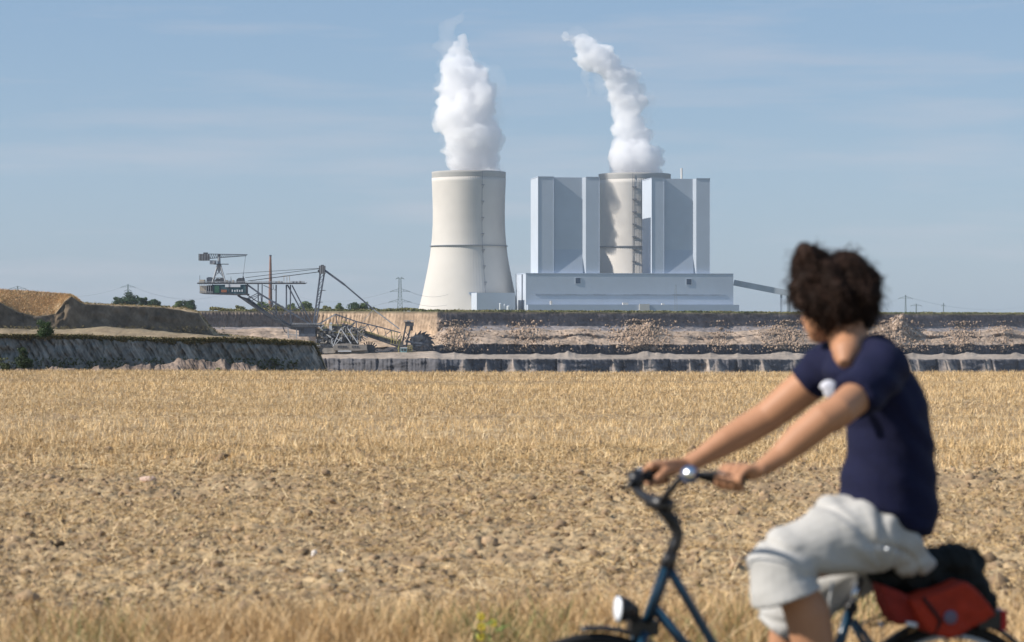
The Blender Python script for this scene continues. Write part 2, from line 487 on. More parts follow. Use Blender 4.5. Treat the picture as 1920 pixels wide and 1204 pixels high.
for j in range(1, len(rows)):
    a, b = rows[j-1], rows[j]
    for s in range(nsub[j]):
        t = (s+1)/nsub[j]; rowi += 1
        y = a[0]*(1-t)+b[0]*t; Y = Yu-(a[1]*(1-t)+b[1]*t)
        n = fbm(px*.045, H+rowi*.25, 4, 80)*4*(b[2] if b[3] != 'grass' else .5)
        if b[3] == 'face': n = n + fbm(px*.10, H+rowi*.08, 3, 81)*1.4
        emit(y, Y, n, PAL[b[3]], .6)
Ya = Yu - 22; ya_ = np.minimum(f1+3, r0)
seq = [(r0, .35, 'strip', 4), (r1, 1.0, 'strip', 10)]
Yr1 = Yl
prev_y, prev_Y = ya_, Ya
for (yy_, t1, cn_, ns) in seq:
    tgtY = Ya*(1-t1) + Yr1*t1
    for s in range(ns):
        t = (s+1)/ns; rowi += 1
        emit(prev_y*(1-t)+yy_*t, prev_Y*(1-t)+tgtY*t, fbm(px*.08,H+rowi*.3,3,82)*2.5, PAL[cn_], .8)
    prev_y, prev_Y = yy_, tgtY
for (yt, off, cn_, ns) in [(r2, .25, 'lip', 2), (r2+.5*(702-r2), 1.5, 'slope', 14), (np.maximum(703+H, r2+1), 3.4, 'slope', 14), (714+H, 30, 'foot', 3), (840+H, 120, 'foot', 2)]:
    tgtY = Yl - off
    for s in range(ns):
        t = (s+1)/ns; rowi += 1
        y = prev_y*(1-t)+yt*t; Y = prev_Y*(1-t)+tgtY*t
        q = px - y*.62
        gully = (fbm(q*.10, H+y*.012, 4, 83)*1.5 + fbm(q*.42, H+y*.02, 3, 87)*.5) if cn_ == 'slope' else 0
        c = PAL[cn_]
        emit(y, Y, gully + fbm(px*.09, H+rowi*.2, 4, 84)*(2.2 if cn_ == 'slope' else .5), c, 1.0)
        if cn_ == 'slope':   # scrubby streaks and bleached clay runs
            g = np.clip(fbm(q*.03, H+y*.03, 4, 85)*3.5+.1, 0, 1)[:, None]
            CC[-1] = CC[-1]*(1-g*.45) + np.array((.11,.105,.07))*g*.45
            g = np.clip(fbm(q*.45, H+y*.03, 3, 86)*4.5-.3 + fbm(px*.01,H+y*.03,2,88)*2.5, 0, 1)[:, None]*.5
            CC[-1] = CC[-1]*(1-g) + np.array((.42,.38,.32))*g
    prev_y, prev_Y = yt, tgtY
hill = grid('hillside', np.array(PP), np.array(CC), M_soil)

# eroded spoil at the foot of the hillside
px = np.arange(-60, 580, .8); H = 0*px
tp = interp(px, {-60:694,80:692,100:686,122:690,160:691,185:684,205:687,240:683,262:679,290:682,330:676,352:667,372:674,410:673,440:681,480:686,510:694,560:703}) + fbm(px*.06, H, 4, 301)*20 + 3
PP, CC = [], []
for i in range(26):
    t = i/25; y = tp*(1-t)+704*t; q = px - (y-tp)*.7
    Y = 292 + (px+60)*.03 - 16*t - (fbm(q*.07, H+t*1.2, 4, 302)*9 + np.abs(fbm(q*.16, H+t*.6, 3, 303))*9)*(.35+t)
    PP.append(np.stack([K(px)*Y, Y, CAM_H+(HORIZON-y)/F*Y], -1))
    g = fbm(px*.06, H+t*2, 4, 304)[:, None]
    CC.append(np.array((.19,.145,.115))*(1+g*1.5))
PP.insert(0, PP[0]+np.array((0, 14, -4))); CC.insert(0, CC[0])
grid('spoil_ridge_ground', np.array(PP), np.array(CC), M_soil)

# pit floor, one wide sheet under everything beyond the field
s = 2060
tag(mesh_obj('ground', [(-s,40,-42),(s,40,-42),(s,6650,-42),(-s,6650,-42)], [(0,1,2,3)], M_soil, col=np.tile((.28,.25,.23),(4,1))), kind='structure')

# ------------------------------------------------------------------ the field
FIELD_END = 66.0
ys = [1.0]
while ys[-1] < FIELD_END: ys.append(ys[-1] + (0.028 + max(0, ys[-1]-14)*.0022 if ys[-1] > 8 else .3))
ys = np.array(ys); us = np.linspace(-1, 1, 620)
YY, UU = np.meshgrid(ys, us, indexing='ij')
XX = UU*(YY*.235+1.2)
def field_z(X, Y):
    rough = sst(Y, 10, 14)*(1-sst(Y, 27, 31))
    c = fbm(X*11, Y*11, 4, 101, .65); c2 = fbm(X*1.3, Y*1.3, 3, 102)
    z = np.where(c<-.08, c*1.7+.056, c)*.11*rough + c2*.07*rough + fbm(X*4, Y*4, 2, 103)*.035
    return z + (fbm(X*.1, Y*.1, 2, 104))*.10 - .08*(1-sst(Y, 8.9, 10.2))
ZZ = field_z(XX, YY)
g = fbm(XX*3, YY*3, 4, 110); g2 = fbm(XX*.25, YY*.8, 3, 111)
soil = np.array((.285,.20,.12)); straw = np.array((.48,.355,.205))
wgt = np.clip(.35+g*1.6+g2*.8, 0, 1)[..., None]
cc = soil*(1-wgt)+straw*wgt
P = np.stack([XX, YY, ZZ], -1)
edge = []
for (dy, dz) in ((1.5, -.6), (4, -4), (9, -13), (16, -43)):
    e = P[-1].copy(); e[:, 1] += dy + fbm(e[:,0]*.3, e[:,0]*0+dy, 3, 9)*2; e[:, 2] += dz; edge.append(e)
P = np.concatenate([P, np.array(edge)], 0)
cc = np.concatenate([cc, np.tile(np.array((.2,.16,.12)), (4, P.shape[1], 1))], 0)
grid('field_ground', P, cc, M_field)
# wide flanks outside the picture
for sx in (-1, 1):
    tag(mesh_obj('field_ground', [(sx*(1*.235+1.1),1,-.06),(sx*(66*.235+1.1),66,-.06),(sx*60,66,-.06),(sx*60,-20,-.06),(sx*1.3,-20,-.06)] if sx>0 else
        [(sx*(1*.235+1.1),1,-.06),(sx*1.3,-20,-.06),(sx*60,-20,-.06),(sx*60,66,-.06),(sx*(66*.235+1.1),66,-.06)], [(0,1,2,3,4)], M_field, col=np.tile((.36,.27,.16),(5,1))), kind='structure')
tag(mesh_obj('field_ground', [(-1.3,-20,-.05),(1.3,-20,-.05),(1.6,1.05,-.05),(-1.6,1.05,-.05)], [(0,1,2,3)], M_field, col=np.tile((.36,.27,.16),(4,1))), kind='structure')

def straw_cols(n, tone=1.0, green=0.0):
    base = np.array([(.78,.62,.39),(.68,.53,.31),(.57,.42,.24),(.86,.74,.53),(.46,.34,.19)])
    c = base[RNG.randint(0, 5, n)]*np.array((.98,.875,.715)) * (1+RNG.normal(size=(n,1))*.12) * tone
    gm = RNG.rand(n) < green
    c[gm] = np.array((.14,.17,.045))*(1+RNG.normal(size=(gm.sum(),1))*.25)
    return c
# standing stubble in drilled rows
n = 175000
Y = np.sqrt(RNG.uniform(27.5**2, 66.3**2, n)); Y = np.where(RNG.rand(n)<.12, RNG.uniform(25,31,n), Y)
row = .16; Y = np.round(Y/row)*row + RNG.normal(size=n)*.018
X = RNG.uniform(-1, 1, n)*(Y*.222+.3)
keep = vnoise(X*1.6, Y*2.0, 5)*.35 + vnoise(X*.05, Y*.9, 6)*.8 + RNG.rand(n)*1.0 > .86
X, Y = X[keep], Y[keep]; n = len(X)
band = vnoise(X*.04+3, Y*.8, 7)
h = RNG.uniform(.04, .115, n)*(.7+.6*band)
lean = RNG.normal(size=(n, 2))*.035
b = np.stack([X, Y, field_z(X, Y)-.01], -1); t = b + np.stack([lean[:,0], lean[:,1], h], -1)
tag(strands('stubble_grass', b, t, RNG.uniform(.006,.010,n)*(.8+Y*.008), straw_cols(n)*(.70+.42*band[:,None]), M_blade), 'short pale yellow cereal stubble standing in rows over the far half of the field', 'stubble', kind='stuff')
# loose straw lying over the whole field
def lying(n, y0, y1, lmin, lmax, wmul, tone):
    Y = np.sqrt(RNG.uniform(y0**2, y1**2, n)); X = RNG.uniform(-1, 1, n)*(Y*.222+.3)
    dens = vnoise(X*1.2, Y*1.2, 15)*.6+vnoise(X*.35, Y*.6, 16)*.6+RNG.rand(n)*.5
    k = dens > .72; X, Y = X[k], Y[k]; n = len(X)
    L = RNG.uniform(lmin, lmax, n); a = RNG.uniform(0, math.pi, n); a = np.where(RNG.rand(n)<.2, a*.35, a)
    el = np.abs(RNG.normal(size=n))*.5
    b = np.stack([X, Y, field_z(X,Y)+.012+RNG.rand(n)*.02], -1)
    d = np.stack([np.cos(a)*np.cos(el), np.sin(a)*np.cos(el), np.sin(el)], -1)*L[:,None]
    return b, b+d, RNG.uniform(.004,.008,n)*wmul, straw_cols(n, tone), np.stack([RNG.normal(size=n)*.2*L, RNG.normal(size=n)*.2*L, -RNG.rand(n)*.2*L], -1)
A = lying(34000, 13, 29, .04, .17, .75, .95); B = lying(70000, 27, 66, .04, .15, 1.1, .85); Cq = lying(90000, 12, 29, .012, .045, 2.0, .62)
A = [np.concatenate([a,b_,c_],0) for a,b_,c_ in zip(A, B, Cq)]
tag(strands('straw_litter', A[0], A[1], A[2], A[3], M_blade, bend=A[4], segs=2), 'loose broken straw lying scattered over the brown soil of the field', 'straw', kind='stuff')
# soil clods on the rough strip
n = 9000
Y = np.sqrt(RNG.uniform(12.5**2, 30**2, n)); X = RNG.uniform(-1, 1, n)*(Y*.222+.3)
ico = [(0,0,1),(.89,0,.45),(.28,.85,.45),(-.72,.53,.45),(-.72,-.53,.45),(.28,-.85,.45),(.72,.53,-.45),(-.28,.85,-.45),(-.89,0,-.45),(-.28,-.85,-.45),(.72,-.53,-.45)]
icf = [(0,1,2),(0,2,3),(0,3,4),(0,4,5),(0,5,1),(1,6,2),(2,7,3),(3,8,4),(4,9,5),(5,10,1),(6,7,2),(7,8,3),(8,9,4),(9,10,5),(10,6,1)]
r = RNG.gamma(2.0, .006, n)+.006
cv = np.array(ico)[None]*r[:,None,None]*(1+RNG.normal(size=(n,11,1))*.22)*np.array((1.2,1.1,.8))
cv += np.stack([X, Y, field_z(X,Y)+r*.3], -1)[:,None]
cf = (np.array(icf)[None]+np.arange(n)[:,None,None]*11).reshape(-1,3)
ccol = np.repeat(np.array((.28,.195,.12))*(1+RNG.normal(size=(n,1))*.22), 11, 0)
tag(mesh_obj('dirt_clods_rubble', cv.reshape(-1,3), cf, M_field, col=ccol), 'small brown clods of dry earth strewn over the ploughed strip', 'clods', kind='stuff')
# verge grass in the foreground
n = 90000
Y = RNG.uniform(9.2, 13.6, n); X = RNG.uniform(-1, 1, n)*(Y*.222+.4)
den = vnoise(X*1.1, Y*.9, 31)
k = (RNG.rand(n)*1.15 < .30 + .8*den) & (RNG.rand(n) < 1-sst(Y, 12.0, 13.6)*.93); X, Y, den = X[k], Y[k], den[k]; n = len(X)
h = RNG.uniform(.06, .30, n)*(.65+.75*den)*(1-.35*sst(Y, 11.5, 13.6))
b = np.stack([X, Y, field_z(X,Y)-.02], -1)
t = b+np.stack([RNG.normal(size=n)*.3*h, RNG.normal(size=n)*.3*h, h], -1)
bd = np.stack([RNG.normal(size=n)*.25*h, RNG.normal(size=n)*.25*h, -RNG.rand(n)*.25*h], -1)
gr = np.clip(vnoise(X*1.6+5, Y*1.2, 33)*1.5-.65, 0, .6)
c = straw_cols(n, .84)*np.array((1.0,.96,.94)); gm = RNG.rand(n) < gr
c[gm] = np.array((.19,.20,.07))*(1+RNG.normal(size=(gm.sum(),1))*.25)
tag(strands('verge_grass', b, t, RNG.uniform(.004,.009,n), c, M_blade, bend=bd, segs=3), 'long dry yellow grass with green tufts along the near edge of the field', 'grass', kind='stuff')
# ------------------------------------------------------------------ rim vegetation
def farY0(p):
    if p >= 820: return line_Y(p, XC, 1250, R(36))
    if p >= 590: return line_Y(p, XC, 1250, R(-30))
    return line_Y(p, K(590)*Y590, Y590, R(34))
def tuft_cloud(name, centers, rad, nleaf, leaf, c0, mat_, parent=None, flat=.8):
    """leaf-sized faces spread through clump volumes; centers n x 3, rad n"""
    n = len(centers)
    i = np.repeat(np.arange(n), nleaf)
    d = RNG.normal(size=(len(i), 3)); d /= np.linalg.norm(d, axis=1)[:, None]
    rr = rad[i]*RNG.uniform(.45, 1.05, len(i))
    p = centers[i] + d*rr[:, None]*np.array((1, 1, flat))
    a = RNG.normal(size=(len(i), 3)); a /= np.linalg.norm(a, axis=1)[:, None]
    b = np.cross(a, RNG.normal(size=(len(i), 3))); b /= np.linalg.norm(b, axis=1)[:, None]
    L = leaf*RNG.uniform(.6, 1.3, len(i))[:, None]
    V = np.stack([p+a*L, p+b*L*.7, p-a*L, p-b*L*.7], 1).reshape(-1, 3)
    Fc = np.arange(len(i)*4).reshape(-1, 4)
    c = c0[i] if getattr(c0, 'ndim', 1) == 2 else np.tile(np.array(c0), (len(i), 1))
    c = c*(1+RNG.normal(size=(len(i), 1))*.22)
    return mesh_obj(name, V, Fc, mat_, parent, col=np.repeat(c, 4, 0))
pp = RNG.uniform(395, 2100, 5600)
cen = np.array([tuple(at(p, interp(p, {400:583, 600:583, 820:584, 1300:586, 1500:587.5, 2340:590})+.5-RNG.rand()*1.6*vnoise(p*.05,0,3)-(4.5*float(vnoise(p*.03,9,4)) if p < 800 else .3), farY0(p)+RNG.uniform(1, 22))) for p in pp])
g = vnoise(pp*.02, pp*0, 8)[:, None]
cc = np.array((.085,.10,.035))*(1-g)+np.array((.19,.17,.07))*g
tag(tuft_cloud('rim_undergrowth', cen, RNG.uniform(.45, 1.35, len(cen)), 14, .42, cc*1.15, M_leaf), 'low green weeds and bushes along the far rim of the open pit', 'undergrowth', kind='stuff')
# hanging scraps of turf and scrub on the near hillside
pts, cols, rads = [], [], []
for k in range(5200):
    p = random.uniform(-60, 600); w = random.random()
    yl = 300+p*.04 if p < 0 else line_Y(p, K(0)*300, 300, R(60)); yu = 560 if p < 0 else line_Y(p, K(0)*560, 560, R(56))
    r1v = float(interp(p, {-330:626,0:629,150:630,300:636,420:635,520:638,588:643,604:672}))
    if w < .62: pts.append(tuple(at(p, r1v+random.uniform(-1.5,3.5+5*float(vnoise(p*.04,1,2))), yl-random.uniform(.1,.5)))); cols.append((.13,.115,.045) if random.random()<.6 else (.24,.18,.085)); rads.append(random.uniform(.12,.34))
    elif w < .8 and p > 130: tp = float(interp(p, {132:553,143:559,152:567,200:570,300:574,345:577,372:584,395:612,410:626,600:645})); pts.append(tuple(at(p, tp+random.uniform(-1,2.0), yu+random.uniform(-.5,12)))); cols.append((.30,.22,.10) if random.random()<.6 else (.12,.12,.05)); rads.append(random.uniform(.15,.45))
    elif w < .9 and p < 420: pts.append(tuple(at(p, random.uniform(612,624), yu-random.uniform(5,12)))); cols.append((.17,.14,.07)); rads.append(random.uniform(.15,.5))
    elif p < 560:
        py = random.uniform(672, 700); pts.append(tuple(at(p, py, yl-2.2-random.uniform(0,1.5)))); cols.append((.11,.115,.045)); rads.append(random.uniform(.1,.3))
tag(tuft_cloud('hillside_undergrowth', np.array(pts), np.array(rads), 12, .10, np.array(cols), M_leaf), 'dark scrub and dry weeds along the edges of the left hillside', 'undergrowth', kind='stuff')
# dry grass on the sunlit mound
n = 26000
p = RNG.uniform(-60, 152, n); tt = RNG.rand(n)
tp = interp(p, {-60:541,0:543,60:546,110:550,132:553,143:559,152:567}); bt = interp(p, {-60:558,0:567,15:576,32:585,60:592,85:592,103:589,112:578,122:564,134:556,152:569})
bt = np.maximum(bt, tp+1.2); yy = tp*(1-tt)+bt*tt+.6
YYu = np.where(p<0, 560+p*.06, line_Y(p, K(0)*560, 560, R(56)))+22*(1-tt)
b = np.stack([K(p)*YYu, YYu, CAM_H+(HORIZON-yy)/F*YYu], -1)
h = RNG.uniform(.15,.55,n)
tag(strands('mound_grass', b, b+np.stack([RNG.normal(size=n)*.2,RNG.normal(size=n)*.2,h],-1), RNG.uniform(.05,.12,n), straw_cols(n,.72,.04)*np.array((1.05,.93,.88)), M_blade), 'dry yellow grass covering the sunlit mound at the far left', 'grass', kind='stuff')

# ------------------------------------------------------------------ trees and bushes
def tree(name, pxc, base, topy, wpx, Y, col_, label, cat, group=None, nclump=26, leaf=1.0, seed=0):
    s = Y/F
    rs = np.random.RandomState(seed+5)
    root = empty(name, at(pxc, base, Y), label, cat, group)
    H_ = (base-topy)*s; W = wpx*s/2
    o = Vector(root.location)
    m = MB(); th = H_*.035
    m.tube([o+Vector((0,0,-.3)), o+Vector((H_*.02,0,H_*.3)), o+Vector((0,0,H_*.62))], [th, th*.8, th*.4], 7)
    for k in range(5):
        a = k*1.3+seed; m.tube([o+Vector((0,0,H_*(.22+.07*k))), o+Vector((math.cos(a)*W*.3,math.sin(a)*W*.3,H_*(.42+.06*k))), o+Vector((math.cos(a)*W*.62,math.sin(a)*W*.62,H_*(.55+.06*k)))], [th*.55, th*.35, th*.15], 5)
    tr = m.build('trunk', M_bark, root)
    c = rs.normal(size=(nclump, 3)); c /= np.linalg.norm(c, axis=1)[:, None]
    c *= rs.uniform(.2, .8, nclump)[:, None]
    c[:, 2] = np.abs(c[:, 2])*1.0 - .12 + (rs.rand(nclump)*.1)
    cen = np.array(o) + np.stack([c[:,0]*W, c[:,1]*W, H_*.24 + c[:,2]*H_*.86], -1)
    rad = rs.uniform(.28, .50, nclump)*min(W, H_*.7)
    g = rs.rand(nclump, 1)
    tuft_cloud('crown', cen, rad, 170, leaf*s, np.array(col_)*(.75+.6*g), M_leaf, root, .75)
    return root
DG, MG, LG = (.04,.075,.03), (.10,.14,.045), (.19,.19,.08)
tree('round_tree', 222, 577, 551, 34, 1500, DG, 'dark green tree at the left end of the group beyond the mound', 'tree', 'trees beyond the left pit edge', 26, 1.1, 1)
tree('round_tree', 244, 578, 544, 46, 1510, DG, 'tallest and broadest dark green round tree beyond the left pit edge', 'tree', 'trees beyond the left pit edge', 30, 1.1, 2)
tree('round_tree', 268, 579, 554, 24, 1500, DG, 'dark green tree on the right shoulder of the tallest round tree', 'tree', 'trees beyond the left pit edge', 20, 1.1, 8)
tree('round_tree', 287, 579, 556, 32, 1530, DG, 'small dark green tree between the tallest round tree and the pair of trees', 'tree', 'trees beyond the left pit edge', 20, 1.1, 3)
tree('round_tree', 336, 582, 559, 26, 1500, MG, 'left tree of the low pair left of the excavator counterweight', 'tree', 'trees beyond the left pit edge', 20, 1.1, 4)
tree('round_tree', 354, 582, 557, 34, 1520, DG, 'right and darker tree of the low pair left of the excavator counterweight', 'tree', 'trees beyond the left pit edge', 22, 1.1, 5)
for i, (a, b_, w, c_, lb) in enumerate([(452,570,26,LG,'yellowish low bush beneath the counterweight house of the excavator'),(494,561,32,MG,'green bush standing behind the brick chimney'),
    (520,569,24,LG,'pale low bush just right of the brick chimney'),(546,567,24,MG,'green bush behind the upright struts of the excavator boom'),(573,562,34,MG,'broad green bush just left of the excavator mast'),
    (612,570,26,LG,'pale green low bush just right of the excavator mast'),(638,567,24,MG,'green bush left of the dark tree under the long stay'),(668,562,42,DG,'dark green tree under the long stay of the excavator'),
    (684,567,22,MG,'green tree at the right side of the dark tree under the long stay'),(700,575,20,LG,'small pale bush right of the trees under the long stay')]):
    tree('rim_bush', a, 585, b_, w, 1420+i*6, c_, lb, 'bush', 'bushes behind the excavator', 16, 1.1, 20+i)
tree('bush', 85, 634, 593, 42, 303, (.045,.075,.025), 'round dark green bush growing on the ledge of the left hillside', 'bush', None, 26, 1.2, 40)
tree('bush', 46, 694, 640, 38, 288, (.04,.06,.022), 'tall dark green bush at the foot of the left hillside', 'bush', None, 26, 1.3, 41)
tree('bush', 408, 702, 683, 16, 272, (.09,.13,.04), 'small bright green bush among the spoil heaps by the field', 'bush', None, 12, 1.2, 42)
tree('bush', 12, 702, 672, 26, 282, (.07,.085,.035), 'low olive bush at the left picture edge above the field', 'bush', None, 16, 1.2, 43)

# ------------------------------------------------------------------ cooling towers
M_ring = mat('walkway_steel', (.22,.24,.27), .7)
def cooling_tower(pxc, Y, topy, hw, label, ladder_sin, zig):
    s = Y/F; base_z = .3
    cx = K(pxc)*Y
    root = empty('cooling_tower', (cx, Y, base_z), label, 'cooling tower', 'cooling towers of the power plant')
    prof = {585:95, 578:92, 560:87.5, 540:83, 520:79, 500:75, 480:71.5, 462:69.5, 445:67.6, 420:66.4, 395:66.2, 370:66.8, 350:67.6, 335:68.3, 323:68.7}
    sc_ = hw/68.7
    yb_ = sorted(prof)
    z_of = lambda y: CAM_H + (HORIZON-(y+(topy-323)*(1-(y-323)/262)))*s
    r_of = lambda z: float(interp(z, {z_of(k): v*s*sc_ for k, v in prof.items()}))
    n = 98*2; top_z = z_of(323); band_z = z_of(334.5)
    def shell(name, z0, z1, rows, rib, m, off=0):
        zs = np.linspace(z0, z1, rows); a = np.arange(n)*2*math.pi/n
        ribs = np.where((np.arange(n) % 2) == 0, rib, 0.0)
        out = [np.stack([cx+(r_of(z)+off+ribs)*np.cos(a), Y+(r_of(z)+off+ribs)*np.sin(a), 0*a+z], -1) for z in zs]
        inn = [np.stack([cx+(r_of(z)-1.2)*np.cos(a), Y+(r_of(z)-1.2)*np.sin(a), 0*a+z], -1) for z in zs[::-1]]
        P = np.array(out+inn+[out[0]]); m_ = len(P)
        i = np.arange((m_)*n).reshape(m_, n); j = np.roll(i, -1, 1)
        Fc = np.stack([i[:-1], j[:-1], j[1:], i[1:]], -1).reshape(-1, 4)
        return mesh_obj(name, P.reshape(-1, 3), Fc, m, root)
    shell('shell', base_z, band_z-.05, 34, .9, M_conc)
    shell('rim_band', band_z, top_z, 4, .12, M_rim, .45)
    zr = z_of(461.5); r = r_of(zr)
    MB().lathe([(r+.3, -.45), (r+2.6, -.45), (r+2.6, .5), (r+.3, .5)], (cx, Y, zr), (0,0,1), 96, closed=True).build('ring_walkway', M_ring, root)
    a = math.asin(ladder_sin); dirv = Vector((math.sin(a), -math.cos(a), 0)); tg = Vector((math.cos(a), math.sin(a), 0))
    L, Pm = MB(), MB()
    zz = np.linspace(z_of(575), top_z-1, 30)
    for k in range(len(zz)-1):
        p0 = Vector((cx, Y, zz[k])) + dirv*(r_of(zz[k])+1.6); p1 = Vector((cx, Y, zz[k+1])) + dirv*(r_of(zz[k+1])+1.6)
        L.beam(p0, p1, .55, .5)
    L.build('ladder', M_line, root)
    for k, y in enumerate(np.linspace(350, 560, zig)):
        z = z_of(y); p = Vector((cx, Y, z)) + dirv*(r_of(z)+2.0)
        Pm = MB(); Pm.box((-1.0,-1.4,-.25),(5.5 if zig > 9 else 2.5,.8,.35), Matrix.Translation(p) @ Matrix.Rotation(a,4,'Z'))
        Pm.beam(p+Vector((0,0,-4.5)), p+tg*(4.6 if zig > 9 else 2.2), .35)
        Pm.build('ladder_platform', M_line, root)
    return root
cooling_tower(879, 3000, 323, 68.7, 'left cooling tower of ribbed pale concrete standing free beside the boiler houses', .37, 8)
cooling_tower(1190, 3040, 327, 67, 'right cooling tower of ribbed pale concrete seen between the two boiler houses', -.10, 10)

# ------------------------------------------------------------------ steam
def vol_mat(name, dens, col_=(1,1,1), aniso=.3):
    m = bpy.data.materials.new(name); m.use_nodes = True
    nt = m.node_tree; nt.nodes.clear()
    o = nt.nodes.new('ShaderNodeOutputMaterial'); v = nt.nodes.new('ShaderNodeVolumePrincipled')
    v.inputs['Color'].default_value = (*col_, 1); v.inputs['Density'].default_value = dens; v.inputs['Anisotropy'].default_value = aniso
    nt.links.new(v.outputs['Volume'], o.inputs['Volume'])
    return m
M_steam = vol_mat('steam', .085, (.970,.970,.978), .1)
M_wisp = vol_mat('thin_steam', .011, (.97,.97,.98), .2)
def plume(name, path, Y, label, seed, m, voxel=1.7, cat='steam', sub=3, rmin=.3, grow=1.0):
    rs = random.Random(seed); s = Y/F
    V, Fc = MB(), None
    tot = []
    for i in range(len(path)-1):
        (x0,y0,w0), (x1,y1,w1) = path[i], path[i+1]
        L = math.hypot(x1-x0, y1-y0); steps = max(2, int(L/4.5))
        for k in range(steps):
            t = (k+rs.random())/steps; x, y, w = x0+(x1-x0)*t, y0+(y1-y0)*t, w0+(w1-w0)*t
            w *= grow; V.ball(at(x, y, Y+rs.uniform(-.1,.1)*w*s), w*s*.72, 12, 8)
            for q in range(7):
                a = rs.random()*2*math.pi; r1_ = rs.uniform(.14, .36)*w; d = w*rs.uniform(.60,.80)
                ux, uy, uz = math.cos(a), rs.uniform(-.4,.4), math.sin(a)
                c = Vector((ux*d, uz*d, uy*d))*s
                c0 = at(x, y, Y)+c
                V.ball(c0, r1_*s, 9, 6)
                for h_ in range(sub):
                    v = Vector((rs.gauss(0,1), rs.gauss(0,1), rs.gauss(0,1))).normalized()
                    if v.x*c.x+v.y*c.y < 0: v.x, v.y = -v.x, -v.y
                    V.ball(c0+v*r1_*s*.85, r1_*s*rs.uniform(.28,.55), 7, 5)
    def disp(co, nr):
        def f3(p, sc, sd): return (fbm(p[:,0]*sc+p[:,1]*sc*.7, p[:,2]*sc, 3, sd)+fbm(p[:,1]*sc-p[:,0]*sc*.4, p[:,2]*sc*.9+7, 3, sd+9))
        d = f3(co, .045, seed)*14*rmin/.3 + (.5-np.abs(f3(co, .12, seed+3)))*0 + f3(co, .14, seed+3)*12*rmin/.3 + f3(co, .45, seed+5)*2.5
        return co + nr*d[:, None]
    o = voxel_union(name, V.v, V.f, voxel, m, None, 2, disp, True)
    o.modifiers.clear()
    # move the origin to the mouth of the tower
    b0 = at(path[0][0], path[0][1], Y); o.data.transform(Matrix.Translation(-b0)); o.location = b0
    return tag(o, label, cat)
P1 = [(883,328,46),(882,305,50),(881,280,54),(878,255,56),(877,228,54),(876,200,58),(876,180,57),(868,160,50),(864,140,44),(864,122,33),(868,105,22),(866,90,15),(867,74,10)]
P2 = [(1190,330,50),(1194,308,50),(1190,285,44),(1184,262,39),(1179,240,36),(1180,215,37),(1181,190,37),(1174,168,39),(1161,148,37),(1142,128,33),(1120,108,29),(1098,88,23),(1078,72,17),(1056,66,11)]
M_fringe = vol_mat('steam_fringe', .006, (.99,.99,.995), .2)
for path, Yp, sd, lb in ((P1, 3000, 3, 'broad white steam plume rising upright from the left cooling tower'), (P2, 3040, 5, 'slanting white steam plume bending left above the right cooling tower')):
    pl = tag(plume('steam_plume', path, Yp, lb, sd, M_steam, grow=.97), group='steam plumes of the cooling towers')
    fr = plume('thin_fringe', [(x+(3 if sd == 3 else 4), y-2, w*(1.06 if i > 1 else .9)+1) for i, (x, y, w) in enumerate(path)], Yp, '', sd+20, M_fringe, 2.4, '', 2, .40)
    for k in ('label', 'category'):
        if k in fr: del fr[k]
    fr.parent = pl; fr.matrix_parent_inverse = Matrix.Translation(-pl.location)
plume('steam_wisp', [(838,100,16),(836,70,20),(846,40,16),(872,20,10)], 3010, 'faint grey steam wisp left of the tip of the upright plume', 9, M_wisp, 2.6, 'steam', 2)
plume('steam_wisp', [(1105,180,9),(1092,150,12),(1098,128,14),(1085,112,8)], 3090, 'thin pale steam wisp under the bend of the slanting plume', 12, vol_mat('thin_steam_b', .02, (.98,.98,.99)), 2.2, 'steam', 2)
plume('steam_wisp', [(1018,90,7),(1022,78,9),(1030,76,5)], 3090, 'smallest faint steam wisp adrift left of the slanting plume tip', 14, M_wisp, 2.0, 'steam', 2)
plume('steam_wisp', [(925,318,14),(945,308,10),(962,312,6)], 3000, 'faint steam wisp drifting off the right rim of the left cooling tower', 15, M_wisp, 2.0, 'steam', 2)

# ------------------------------------------------------------------ boiler houses and turbine hall
BA = R(8.5)
EX, EY = Vector((math.cos(BA), math.sin(BA), 0)), Vector((-math.sin(BA), math.cos(BA), 0))
O0 = Vector((K(986)*2890, 2890, 0))
def onp(pxv, py, d):
    """point on the plant's facade plane set back by d that shows at (px, py)"""
    o = O0 + EY*d; k = K(pxv)
    t = (k*o.y - o.x)/(EX.x - k*EX.y)
    p = o + EX*t
    return Vector((p.x, p.y, CAM_H+(HORIZON-py)/F*p.y))
GZ = 0.0
def block(m, px0, px1, top, d, depth, bottom=GZ):
    a, b = onp(px0, top, d), onp(px1, top, d); z = a.z
    a.z = b.z = bottom
    return m.prism([a, b, b+EY*depth, a+EY*depth], (0,0,z-bottom))
hall = empty('turbine_hall', (O0.x, O0.y, GZ), 'long low pale grey turbine hall under the two boiler houses', 'power station')
m = MB(); block(m, 986, 1375, 513.5, 0, 80); m.build('wall', M_clad, hall)
roof_z = onp(986, 513.5, 0).z
m = MB(); a, b = onp(985.6, 513, -.4), onp(1375.4, 513, -.4); a.z = b.z = roof_z+.05
m.prism([a, b, b+EY*80.8, a+EY*80.8], (0,0,.9)); m.build('roof_edge', M_clad2, hall)
